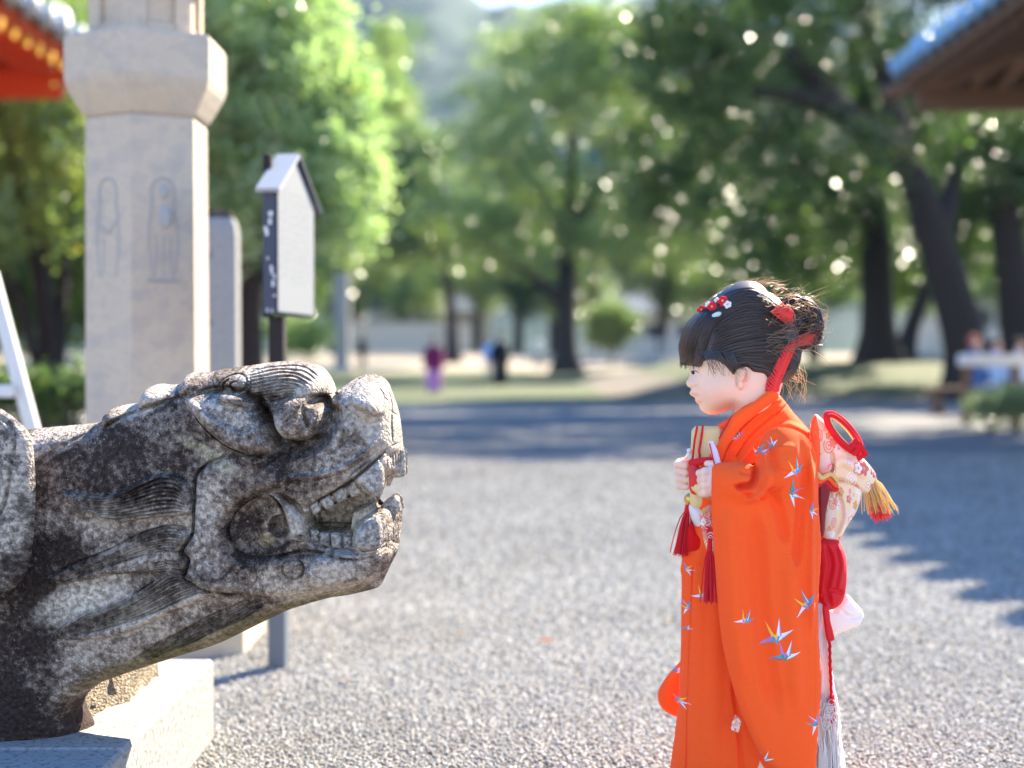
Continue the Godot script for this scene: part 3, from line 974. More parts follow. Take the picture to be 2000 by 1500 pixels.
	for q in 3:
		var t := thing("tree", Vector3(0, -200, 0), "", "tree", "trees closing the far side of the grounds")
		var sh := bough(PackedVector3Array([Vector3(0, -0.3, 0), Vector3(0.1, 3, 0), Vector3(-0.2 + 0.2 * q, 8, 0.2)]), 0.38, 0.16)
		obj("trunk", sh, M.bark, t)
		var bl := []
		for e in 9: bl.append([Vector3(rng.randf_range(-2.6, 2.6), rng.randf_range(3.4, 10.5), rng.randf_range(-1.8, 1.8)), Vector3(rng.randf_range(1.8, 2.8), rng.randf_range(1.2, 2.2), 2.0)])
		crown(t, bl, 4800, [10, 0.24, 0.75], 1.1, [dk, md, lt][q], [lt, yl, yl][q], 300 + q, -0.12, 0.4)
		protos.append(t)
	var rows := [[1010, 92, 0, "tree on the far side just beyond the middle trunk"], [1160, 98, 1, "tree on the far side above the round pale bush"], [930, 104, 2, "tree on the far side over the low house"], [1290, 90, 0, "tree on the far side above the pale house"], [1390, 84, 1, "tree on the far side hidden partly by the girl's hair"], [790, 108, 1, "tree on the far side over the plaster wall"], [560, 96, 0, "tree on the far side behind the notice board"], [1490, 78, 2, "tree on the far side right behind the girl's head"], [1590, 72, 0, "tree on the far side beside the upright trunk"], [1860, 70, 1, "tree on the far side between the leaning and the slanting trunk"], [2010, 74, 2, "tree on the far side behind the stout shaded tree"], [1740, 76, 1, "tree on the far side behind the upright trunk"], [880, 118, 0, "tree on the far side tallest against the hill"], [430, 88, 2, "tree on the far side behind the sunlit tree"], [1080, 120, 1, "tree on the far side under the patch of sky"], [680, 112, 2, "tree on the far side beyond the stone pillar"]]
	var used := [false, false, false]
	for e in rows:
		var px := at(e[0], 0, e[1])
		var spot := Vector3(px.x, ground_y(px.x, e[1]) - 0.1, px.z)
		if not used[e[2]]:
			used[e[2]] = true
			protos[e[2]].position = spot
			protos[e[2]].set_meta("label", e[3])
		else:
			dup(protos[e[2]], spot, e[0] * 0.37, e[3])
	# shrubs
	var bushes := [
		{"label": "low clipped hedge under the forked stems of the young tree", "x": 100, "d": 8.4, "blobs": [[40, 775, 8.4, 0.28, 0.12, 0.25], [110, 765, 8.4, 0.28, 0.14, 0.25], [165, 775, 8.5, 0.2, 0.12, 0.25], [-40, 770, 8.4, 0.3, 0.14, 0.25]], "n": 900, "kind": [9, 0.05, 0.12], "size": 0.8, "tone": [dk, md]},
		{"label": "pale flowering bush at the foot of the railing", "x": 1950, "d": 16.5, "blobs": [[1935, 795, 16.5, 0.22, 0.14, 0.25], [1985, 788, 16.5, 0.26, 0.18, 0.25], [2050, 785, 16.5, 0.3, 0.2, 0.3]], "n": 1100, "kind": [9, 0.05, 0.14], "size": 0.9, "tone": [Color(0.25, 0.32, 0.12), Color(0.5, 0.54, 0.34)]},
		{"label": "round pale bush by the far fence", "x": 1190, "d": 66.0, "blobs": [[1195, 640, 66, 1.2, 1.05, 1.0]], "n": 900, "kind": [10, 0.2, 0.5], "size": 0.8, "tone": [Color(0.2, 0.26, 0.08), Color(0.3, 0.34, 0.14)]},
		{"label": "sunlit clipped bush below the notice board", "x": 600, "d": 52.0, "blobs": [[600, 660, 52, 0.95, 0.6, 0.8], [560, 650, 54, 0.9, 0.7, 0.8]], "n": 900, "kind": [10, 0.16, 0.4], "size": 0.8, "tone": [lt, Color(0.28, 0.34, 0.09)]},
	]
	for e in bushes:
		k += 1
		var foot := at(e.x, SKY_LINE, e.d)
		foot.y = ground_y(foot.x, e.d)
		var t := thing("bush", foot, e.label, "bush")
		var blobs := []
		for b in e.blobs:
			var sh := Shape.new()
			var c := at(b[0], b[1], b[2]) - foot
			blobs.append([c, Vector3(b[3], b[4], b[5])])
			for q in 4:
				sh.tube(PackedVector3Array([Vector3(c.x + (q - 1.5) * 0.02, 0, c.z), c + Vector3((q - 1.5) * 0.3 * b[3], 0.1 * b[4], (q % 2 - 0.5) * b[5])]), 0.012 + 0.008 * b[4], 0.006, 5)
			obj("stem", sh, M.bark, t)
		crown(t, blobs, e.n, e.kind, e.size, e.tone[0], e.tone[1], 100 + k, -0.5)


# ---------------------------------------------------------------- far things
func build_far() -> void:
	# the wooded hill, with blue haze mixed into its colour
	var o := Shape.new()
	var nz := FastNoiseLite.new(); nz.seed = 3; nz.frequency = 0.012
	var nb := FastNoiseLite.new(); nb.seed = 9; nb.frequency = 0.09; nb.fractal_octaves = 3
	var cols := 200
	var rows := 46
	for j in rows + 1:
		for i in cols + 1:
			var x := -420.0 + 840.0 * i / cols
			var f := float(j) / rows
			var d := 190.0 + 330.0 * f
			var top := 124.0 - 0.10 * absf(x + 70.0) - 0.16 * maxf(0.0, x - 10.0) + 18.0 * nz.get_noise_2d(x, 7.0)
			var y := top * pow(sin(minf(f * 1.15, 1.0) * PI / 2), 1.25) + nb.get_noise_2d(x, d) * 6.0 * minf(1.0, f * 6.0) - 2.0
			o.color = Color(0.010, 0.034, 0.032).lerp(Color(0.035, 0.070, 0.050), clampf(0.5 + nb.get_noise_2d(x * 2.0 + 90.0, d * 2.0), 0, 1))
			o.vert(Vector3(x, y, -d), Vector3(0, 0.5, 0.8))
	for j in rows:
		for i in cols:
			var a := j * (cols + 1) + i
			o.face(a, a + 1, a + cols + 2); o.face(a, a + cols + 2, a + cols + 1)
	for i in o.n.size(): o.n[i] = Vector3.ZERO
	for q in range(0, o.ix.size(), 3):
		var m := (o.v[o.ix[q + 2]] - o.v[o.ix[q]]).cross(o.v[o.ix[q + 1]] - o.v[o.ix[q]])
		if m.y < 0: m = -m
		for e in 3: o.n[o.ix[q + e]] += m
	for i in o.n.size(): o.n[i] = o.n[i].normalized()
	struct("hill", o, mat("hazy_woods", Color.WHITE, 0.95, {"vertex_color_use_as_albedo": true}))

	# plaster wall with a tiled coping
	var w := thing("plaster_wall", at(785, 0, 97) * Vector3(1, 0, 1) + Vector3(0, ground_y(0, 97) - 0.05, 0), "long pale plaster wall with grey coping at the end of the lawn", "wall")
	var sh := Shape.new(); sh.box(Vector3(0, 1.1, 0), Vector3(9.5, 2.2, 0.25)); obj("wall_face", sh, M.plaster, w)
	sh = Shape.new(); sh.box(Vector3(0, 2.26, 0), Vector3(9.7, 0.14, 0.5), Basis(), 0.03); obj("coping", sh, M.grey_tile, w)

	var spec := [
		["low house with a grey roof behind the plaster wall", 850, 112.0, 9.0, 3.4, M.plaster],
		["pale house showing between the middle trunk and the girl's hair", 1270, 104.0, 7.5, 3.0, M.plaster],
		["white-walled house glimpsed between the leaning trunk and the stout one", 1935, 78.0, 4.6, 4.0, M.white_paint],
		["small white shed seen past the thin slanting tree", 1835, 84.0, 2.0, 3.4, M.white_paint],
		["grey house behind the sunlit tree", 640, 116.0, 6.0, 3.6, M.plaster],
	]
	for e in spec:
		var p := at(e[1], 0, e[2])
		var hs := thing("house", Vector3(p.x, ground_y(p.x, e[2]) - 0.05, p.z), e[0], "house", "houses beyond the shrine grounds")
		var ww: float = e[3]
		var hh: float = e[4]
		sh = Shape.new(); sh.box(Vector3(0, hh / 2, 0), Vector3(ww, hh, 5.0)); obj("wall", sh, e[5], hs)
		sh = Shape.new()
		sh.prism(PackedVector2Array([Vector2(-3.2, 0), Vector2(3.2, 0), Vector2(0, 1.5)]), Vector3(-ww / 2 - 0.5, hh, 0), Vector3(0, 0, 1), Vector3.UP, Vector3(ww + 1.0, 0, 0))
		obj("roof", sh, M.grey_tile, hs)
		for q in 3:
			if ww < 3.0 and q != 1: continue
			var x := (q - 1) * ww * 0.3
			sh = Shape.new(); sh.box(Vector3(x, hh * 0.55, 2.53), Vector3(1.2, 1.1, 0.08)); var wn := obj("window", sh, M.grey_metal, hs)
			sh = Shape.new(); sh.box(Vector3(x, hh * 0.55, 2.58), Vector3(1.06, 0.96, 0.03)); obj("pane", sh, M.blue_black_paint, wn)

	# fence of pale posts
	var fn := thing("fence", Vector3(0, 0, 0), "pale post and rail fence by the round bush", "fence")
	for i in 14:
		var p := at(1140 + i * 15.5, 0, 70)
		sh = Shape.new(); sh.box(Vector3(p.x, ground_y(p.x, 70) + 0.62, p.z), Vector3(0.13, 1.25, 0.13), Basis(), 0.01); obj("post", sh, M.grey_metal, fn)
	for q in 2:
		var a := at(1138, 0, 69.9)
		var b := at(1344, 0, 69.9)
		sh = Shape.new(); sh.box(Vector3((a.x + b.x) / 2, ground_y(a.x, 70) + 0.5 + q * 0.55, a.z), Vector3(b.x - a.x, 0.1, 0.05)); obj("rail", sh, M.grey_metal, fn)

	# tall stone pillar on the lawn
	var p := at(668, 0, 60)
	var pl := thing("stone_pillar", Vector3(p.x, ground_y(p.x, 60) - 0.05, p.z), "tall plain stone pillar standing on the far lawn", "pillar")
	sh = Shape.new(); sh.box(Vector3(0, 2.1, 0), Vector3(0.62, 4.2, 0.62), Basis(), 0.04); obj("shaft", sh, M.granite_pale, pl)
	sh = Shape.new(); sh.box(Vector3(0, 0.12, 0), Vector3(1.1, 0.24, 1.1), Basis(), 0.03); obj("base", sh, M.granite_old, pl)

	# railing and the boxed bed at the right
	var rl := thing("railing", Vector3.ZERO, "pale wooden railing in front of the seated people", "railing")
	for i in 5:
		var q := at(1888 + i * 95, 0, 18.0)
		sh = Shape.new(); sh.box(Vector3(q.x, 0.39, q.z), Vector3(0.1, 0.78, 0.1), Basis(), 0.01); obj("post", sh, M.old_wood, rl)
	var a0 := at(1878, 0, 17.96)
	sh = Shape.new(); sh.box(Vector3(a0.x + 1.5, 0.82, a0.z), Vector3(3.0, 0.15, 0.34), Basis(), 0.015); obj("rail", sh, mat("sunlit_rail", lin(0.72, 0.68, 0.63), 0.8), rl)  # rail colour lightened to stand in for sunlight on it


# ---------------------------------------------------------------- shrine halls
func build_halls() -> void:
	hall(5.12, 18.8, 8.6, 4.52, 1.0, M.old_wood, M.old_wood, M.old_wood, "shrine hall with tiles coloured for the sky reflection and brown rafters under its eave", "hall")
	hall(-4.62, 15.4, 6.0, 4.06, -1.0, M.vermilion, M.vermilion, M.ochre_paint, "vermilion shrine hall with yellow rafter ends and grey tiles", "hall")

func hall(x: float, far: float, near: float, y: float, dir: float, wood: Material, board: Material, tip: Material, label: String, cat: String) -> void:
	var tile: Material = M.sky_tinted_tile if dir > 0 else M.pale_tile
	var h := thing("shrine_hall", Vector3(x, 0, -far), label, cat)
	var len := far - near
	var deep := 7.0
	var slope := 0.42
	# local: u runs from the eave into the hall (dir * x), v runs from the far end towards the camera (+z)
	var P := func(u: float, yy: float, v: float) -> Vector3: return Vector3(u * dir, yy, v)
	# soffit boards along the long eave and the far end
	var sh := Shape.new()
	sh.quad(P.call(0.02, y - 0.10, 0.0), P.call(0.02, y - 0.10, len), P.call(2.2, y + 0.42, len), P.call(2.2, y + 0.42, 2.2), P.call(1.0, y + 2, 3.0))
	sh.quad(P.call(0.02, y - 0.10, 0.0), P.call(deep, y - 0.10, 0.0), P.call(deep, y + 0.42, 2.2), P.call(2.2, y + 0.42, 2.2), P.call(1.0, y + 2, 3.0))
	obj("soffit", sh, board, h)
	# fascia under the tiles
	sh = Shape.new()
	sh.box(P.call(0.05, y - 0.03, len / 2), Vector3(0.09, 0.16, len), Basis(), 0.01)
	obj("fascia", sh, wood, h)
	sh = Shape.new()
	sh.box(P.call(deep / 2, y - 0.03, 0.05), Vector3(deep, 0.16, 0.09), Basis(), 0.01)
	obj("fascia", sh, wood, h)
	# rafters
	var up := Vector3(2.2 * dir, 0.52, 0).normalized()
	var n := int(len / 0.36)
	for i in n:
		var z := 0.25 + i * 0.36
		sh = Shape.new()
		var bs := Basis(up, Vector3(-up.y * dir, up.x * dir, 0), Vector3(0, 0, 1))
		sh.box(P.call(1.15, y + 0.09, z), Vector3(2.15, 0.11, 0.10), bs)
		var rf := obj("rafter", sh, wood, h)
		if tip != wood:
			sh = Shape.new(); sh.box(P.call(0.03, y - 0.18, z), Vector3(0.03, 0.10, 0.12), bs, 0.008); obj("rafter_tip", sh, tip, rf)
	for i in int((deep - 0.4) / 0.36):
		sh = Shape.new()
		var u2 := Vector3(0, 0.52, 2.2).normalized()
		var bs := Basis(Vector3(1, 0, 0), Vector3(0, u2.z, -u2.y), u2)
		sh.box(P.call(0.5 + i * 0.36, y + 0.09, 1.15), Vector3(0.10, 0.11, 2.15), bs)
		obj("rafter", sh, wood, h)
	sh = Shape.new(); sh.box(P.call(deep / 2, y - 0.30, 0.16), Vector3(deep - 0.3, 0.30, 0.14), Basis(), 0.01); obj("eave_beam", sh, wood, h)
	# corner rafter
	sh = Shape.new(); sh.tube(PackedVector3Array([P.call(-0.18, y - 0.16, -0.18), P.call(0.4, y - 0.12, 0.4), P.call(2.2, y + 0.36, 2.2)]), 0.1, 0.1, 4); obj("corner_rafter", sh, wood, h)
	# wall below
	sh = Shape.new(); sh.box(P.call(2.2 + 2.5, y / 2 + 0.2, 2.2 + (len - 2.2) / 2), Vector3(5.0, y + 0.4, len - 2.2)); obj("wall", sh, M.plaster if dir > 0 else M.vermilion, h)
	# tiled roof: bed, rolls, round end tiles
	sh = Shape.new()
	sh.quad(P.call(-0.11, y + 0.04, -0.11), P.call(-0.11, y + 0.04, len), P.call(deep, y + 0.06 + slope * deep, len), P.call(deep, y + 0.06 + slope * deep, deep), P.call(2, y - 3, 4))
	sh.quad(P.call(-0.11, y + 0.04, -0.11), P.call(deep, y + 0.04, -0.11), P.call(deep, y + 0.06 + slope * deep, deep), P.call(deep, y + 0.06 + slope * deep, deep), P.call(2, y - 3, 4))
	obj("roof", sh, M.blue_black_paint, h)
	n = int(len / 0.46)
	for i in n:
		var z := 0.12 + i * 0.46
		sh = Shape.new()
		var far_u := minf(deep, z + 0.1)
		sh.tube(PackedVector3Array([P.call(-0.10, y + 0.10, z), P.call(far_u, y + 0.10 + slope * far_u, z)]), 0.085, 0.085, 8)
		sh.tube(PackedVector3Array([P.call(-0.13, y + 0.09, z), P.call(-0.09, y + 0.105, z)]), 0.145, 0.145, 16)
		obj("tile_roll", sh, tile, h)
	for i in int(deep / 0.46):
		var u := 0.12 + i * 0.46
		sh = Shape.new()
		sh.tube(PackedVector3Array([P.call(u, y + 0.10, -0.10), P.call(u, y + 0.10 + slope * u, u)]), 0.085, 0.085, 8)
		sh.tube(PackedVector3Array([P.call(u, y + 0.09, -0.13), P.call(u, y + 0.105, -0.09)]), 0.145, 0.145, 16)
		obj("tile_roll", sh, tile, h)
	# hip ridge with its end tile
	sh = Shape.new()
	sh.tube(PackedVector3Array([P.call(0.25, y + 0.26, 0.25), P.call(2.0, y + 0.26 + slope * 2.0, 2.0), P.call(deep, y + 0.26 + slope * deep, deep)]), 0.16, 0.16, 8)
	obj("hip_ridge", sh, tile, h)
	sh = Shape.new()
	sh.ball(P.call(0.22, y + 0.34, 0.22), Vector3(0.17, 0.2, 0.17), 8, 10)
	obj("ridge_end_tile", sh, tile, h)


# ---------------------------------------------------------------- stone lantern, posts, sign
func build_lantern() -> void:
	var base := at(290, 0, 4.2)
	base.y = 0.0
	var L := thing("stone_lantern", base, "tall six-sided stone lantern with worn carved figures on its shaft", "stone lantern")
	var ph := PI / 6.0
	var sh := Shape.new()
	sh.stack(Vector3.ZERO, [[0.0, 0.36], [0.10, 0.36], [0.12, 0.34], [0.24, 0.30], [0.30, 0.24]], 6, ph); obj("base", sh, M.granite_old, L)
	sh = Shape.new()
	sh.stack(Vector3.ZERO, [[0.298, 0.182], [0.32, 0.185], [1.52, 0.18], [1.535, 0.176]], 6, ph); var shaft := obj("shaft", sh, M.granite_old, L)
	sh = Shape.new()
	sh.stack(Vector3.ZERO, [[1.535, 0.182], [1.545, 0.19], [1.585, 0.215], [1.615, 0.232], [1.632, 0.238], [1.638, 0.240], [1.752, 0.240], [1.765, 0.232], [1.772, 0.17]], 6, ph); var cap := obj("platform", sh, M.granite_old, L)
	sh = Shape.new()
	# fire box: six corner posts and recessed walls
	for k in 6:
		var a := ph + TAU * k / 6.0
		var b := ph + TAU * (k + 1) / 6.0
		var pa := Vector3(cos(a), 0, sin(a)) * 0.168
		var pb := Vector3(cos(b), 0, sin(b)) * 0.168
		var out := ((pa + pb) / 2).normalized()
		var side := (pb - pa).normalized()
		var bs := Basis(side, Vector3.UP, side.cross(Vector3.UP))
		for e in 2:
			sh.box((pa if e == 0 else pb) + side * (0.022 if e == 0 else -0.022) + Vector3(0, 1.92, 0) - out * 0.012, Vector3(0.044, 0.30, 0.03), bs, 0.004)
		sh.box((pa + pb) / 2 - out * 0.03 + Vector3(0, 1.92, 0), Vector3(0.14, 0.30, 0.03), bs, 0.004)
		sh.box((pa + pb) / 2 - out * 0.014 + Vector3(0, 1.785, 0), Vector3(0.085, 0.03, 0.028), bs, 0.004)
	obj("fire_box", sh, M.granite_old, L)
	sh = Shape.new(); sh.tube(PackedVector3Array([Vector3(0.082, 1.905, 0.1366), Vector3(0.078, 1.905, 0.13)]), 0.024, 0.024, 14); obj("dark_moon_disc", sh, M.blue_black_paint, L)  # dark disc set in for the shade inside the opening
	sh = Shape.new(); sh.stack(Vector3.ZERO, [[2.07, 0.18], [2.09, 0.36], [2.14, 0.37], [2.22, 0.24], [2.34, 0.08], [2.40, 0.05], [2.46, 0.07], [2.52, 0.05], [2.58, 0.0]], 6, ph); obj("roof", sh, M.granite_old, L)
	# worn figures cut into two faces: a robed shape with a halo
	var cut := mat("stain_grey", lin(0.36, 0.345, 0.32), 0.95)
	for face_ in 2:
		var ang := deg_to_rad(60.0) if face_ == 0 else deg_to_rad(120.0)
		var out := Vector3(cos(ang), 0, sin(ang))
		var side := Vector3(-out.z, 0, out.x)
		if side.x < 0: side = -side
		var o := out * (0.18 * cos(PI / 6.0) + 0.0015) + Vector3(0, 1.24, 0)
		sh = Shape.new()
		for s in [-1.0, 1.0]:
			var pts := PackedVector3Array()
			for e in 12:
				var f := e / 11.0
				pts.push_back(o + side * s * (0.030 + 0.016 * sin(f * 2.4) - 0.012 * f * f) + Vector3.UP * (0.05 - 0.22 * f))
			sh.tube(pts, 0.0036, 0.0025, 5)
		var ring := PackedVector3Array()
		for e in 15:
			var a := -0.6 + (PI + 1.2) * e / 14.0
			ring.push_back(o + side * cos(a) * 0.034 + Vector3.UP * (0.072 + sin(a) * 0.042))
		sh.tube(ring, 0.0032, 0.0032, 5)
		if face_ == 0:
			sh.tube(PackedVector3Array([o - side * 0.045 + Vector3.UP * -0.178, o + side * 0.045 + Vector3.UP * -0.178]), 0.005, 0.005, 5)
			sh.ball(o + Vector3.UP * 0.002, Vector3(0.026, 0.034, 0.007), 6, 10)
			for q in 3: sh.tube(PackedVector3Array([o + side * (-0.02 + 0.02 * q) - Vector3.UP * 0.05, o + side * (-0.024 + 0.023 * q) - Vector3.UP * 0.165]), 0.003, 0.002, 5)
			sh.ball(o + Vector3.UP * 0.076, Vector3(0.017, 0.023, 0.006), 6, 10)
		else:
			sh.tube(PackedVector3Array([o - side * 0.03 - Vector3.UP * 0.02, o + side * 0.002 - Vector3.UP * 0.045, o + side * 0.034 - Vector3.UP * 0.01]), 0.004, 0.003, 5)
			sh.tube(PackedVector3Array([o - side * 0.016 - Vector3.UP * 0.06, o - side * 0.02 - Vector3.UP * 0.16]), 0.003, 0.002, 5)
		obj("carved_figure", sh, cut, shaft)

	# the post behind it
	var q := at(431, 0, 5.7); q.y = 0.0
	var P := thing("stone_post", q, "weathered stone post with a rounded dark top behind the lantern", "post")
	sh = Shape.new(); sh.stack(Vector3.ZERO, [[0.0, 0.085], [1.33, 0.082], [1.37, 0.076], [1.40, 0.06]], 6, ph); obj("shaft", sh, M.granite_pale, P)
	sh = Shape.new(); sh.stack(Vector3.ZERO, [[1.40, 0.062], [1.425, 0.048], [1.435, 0.0]], 6, ph); obj("top", sh, M.bark, P)
	for y in [1.25, 0.98]:
		sh = Shape.new(); sh.tube(PackedVector3Array([Vector3(-0.028, y, 0.0722), Vector3(-0.028, y, 0.068)]), 0.008, 0.008, 8); obj("dark_socket_disc", sh, M.blue_black_paint, P)  # flat dark disc in place of a shaded hole

	# white trestle at the edge
	var s0 := at(20, 0, 4.6); s0.y = 0.0
	var T := thing("white_trestle", s0, "white painted wooden trestle with slanting legs behind the tortoise shell", "trestle")
	for e in [[Vector3(-0.062, 1.12, 0), Vector3(0.229, 0.0, 0)], [Vector3(-0.10, 1.12, 0), Vector3(-0.40, 0.0, 0)]]:
		var dv: Vector3 = e[1] - e[0]
		var yv := dv.normalized()
		var zv := Vector3(0, 0, 1)
		var xv := yv.cross(zv).normalized()
		sh = Shape.new(); sh.box((e[0] + e[1]) / 2, Vector3(0.042, dv.length(), 0.035), Basis(xv, yv, xv.cross(yv)), 0.004); obj("leg", sh, M.white_paint, T)
	sh = Shape.new(); sh.box(Vector3(-0.085, 0.735, 0.034), Vector3(0.22, 0.040, 0.026), Basis(), 0.004); obj("crossbar", sh, M.white_paint, T)
	sh = Shape.new(); sh.box(Vector3(-0.12, 1.14, 0), Vector3(0.09, 0.05, 0.09), Basis(), 0.005); obj("top", sh, M.white_paint, T)


func build_sign() -> void:
	var near := at(540, 0, 3.75); near.y = 0.0
	var far := at(612, 0, 4.12); far.y = 0.0
	var S := thing("notice_board", Vector3(near.x, 0, near.z), "white roofed notice board with dark peeling edge on a thin brown post", "notice board")
	var along := (far - near)
	var w := along.length()
	along = along.normalized()
	var out := Vector3(-along.z, 0, along.x)
	if out.x < 0: out = -out
	# post behind the board
	var sh := Shape.new()
	var bs := Basis(along, Vector3.UP, along.cross(Vector3.UP))
	sh.box(along * 0.10 - out * 0.026 + Vector3(0, 0.477, 0), Vector3(0.040, 0.954, 0.042), bs, 0.004)
	obj("post", sh, M.dark_wood, S)
	sh = Shape.new(); sh.box(along * 0.10 - out * 0.026 + Vector3(0, 0.21, 0), Vector3(0.046, 0.42, 0.047), bs, 0.004); obj("post_sleeve", sh, mat("grey_steel", lin(0.13, 0.15, 0.17), 0.45), S)
	sh = Shape.new(); sh.box(along * 0.10 - out * 0.052 + Vector3(0, 1.17, 0), Vector3(0.022, 0.44, 0.024), bs, 0.003); obj("stay", sh, M.dark_wood, S)
	# board
	var pts := PackedVector2Array([Vector2(0, 0.958), Vector2(w, 0.958), Vector2(w, 1.285), Vector2(w * 0.5, 1.385), Vector2(0, 1.285)])
	sh = Shape.new(); sh.prism(pts, -out * 0.036, along, Vector3.UP, out * 0.034); var board := obj("board", sh, M.blue_black_paint, S)
	# white face with columns of worn writing
	var im := Image.create(256, 320, false, Image.FORMAT_RGB8)
	im.fill(Color(0.50, 0.51, 0.52))
	var r := RandomNumberGenerator.new(); r.seed = 5
	for c in 11:
		var x := 236 - c * 20
		var y := 70 if c > 0 else 50
		while y < 285 - r.randi() % 60:
			for e in 5:
				var a := x + r.randi() % 11
				var b := y + r.randi() % 11
				if r.randf() < 0.5: im.fill_rect(Rect2i(a, b, 2 + r.randi() % 6, 1), Color(0.27, 0.28, 0.30))
				else: im.fill_rect(Rect2i(a, b, 1, 2 + r.randi() % 6), Color(0.27, 0.28, 0.30))
			y += 15
	var fm := mat("painted_notice", Color.WHITE, 0.6)
	fm.albedo_texture = ImageTexture.create_from_image(im)
	sh = Shape.new()
	var inset := PackedVector2Array([Vector2(0.006, 0.964), Vector2(w - 0.006, 0.964), Vector2(w - 0.006, 1.28), Vector2(w * 0.5, 1.378), Vector2(0.006, 1.28)])
	sh.prism(inset, out * 0.001, along, Vector3.UP, out * 0.003)
	for i in sh.t.size():
		var p := sh.v[i]
		sh.t[i] = Vector2(1.0 - p.dot(along) / w, 1.0 - (p.y - 0.958) / 0.43)
	obj("face", sh, fm, board)
	# scraps of white paint on the dark edge
	for k in 15:
		var y := 0.965 + 0.3 * pow(r.randf(), 2.2)
		sh = Shape.new()
		var hx := r.randf_range(0.002, 0.010)
		sh.box(-along * 0.0008 - out * r.randf_range(0.004, 0.030) + Vector3(0, y, 0), Vector3(0.0016, r.randf_range(0.004, 0.022), hx), bs)
		obj("paint_scrap", sh, M.white_paint, board)
	# little gable roof
	for s in 2:
		var e0 := Vector2(-0.014, 1.276) if s == 0 else Vector2(w + 0.045, 1.258)
		var e1 := Vector2(w * 0.5, 1.394)
		var dv := e1 - e0
		var nn := Vector2(-dv.y, dv.x).normalized()
		if nn.y < 0: nn = -nn
		sh = Shape.new()
		sh.prism(PackedVector2Array([e0, e1, e1 + nn * 0.011, e0 + nn * 0.011]), -out * 0.050, along, Vector3.UP, out * 0.064)
		obj("roof_board", sh, mat("worn_grey_paint", lin(0.30, 0.31, 0.33), 0.6) if s == 0 else M.blue_black_paint, S)


func build_plinth() -> void:
	var P := thing("stone_plinth", Vector3(-1.4, 0, -2.5), "pale granite plinth of squared blocks beneath the stone tortoise", "plinth")
	# border blocks along the end that faces the girl, then along the far side
	for e in [[0.62, 0.155, 0.925], [0.155, -0.62, -0.155], [-0.62, -0.62, 0.0]]: pass
	var cuts := [[-0.62, 0.105], [0.107, 0.80]]
	for c in cuts:
		var sh := Shape.new()
		var z0: float = c[0]
		var z1: float = c[1]
		sh.box(Vector3(0.745 - 0.15, 0.09, (z0 + z1) / 2), Vector3(0.30, 0.18, z1 - z0 - 0.003), Basis(), 0.007)
		obj("block", sh, M.granite_pale, P)
	for k in 4:
		for s in 2:
			var sh := Shape.new()
			sh.box(Vector3(0.442 - 0.2 - k * 0.4, 0.09, -0.47 if s == 0 else 0.65), Vector3(0.398, 0.18, 0.30), Basis(), 0.007)
			obj("block", sh, M.granite_pale, P)
	var core := Shape.new()
	core.box(Vector3(-0.35, 0.085, 0.09), Vector3(1.58, 0.17, 0.81)); obj("core", core, M.granite_old, P)


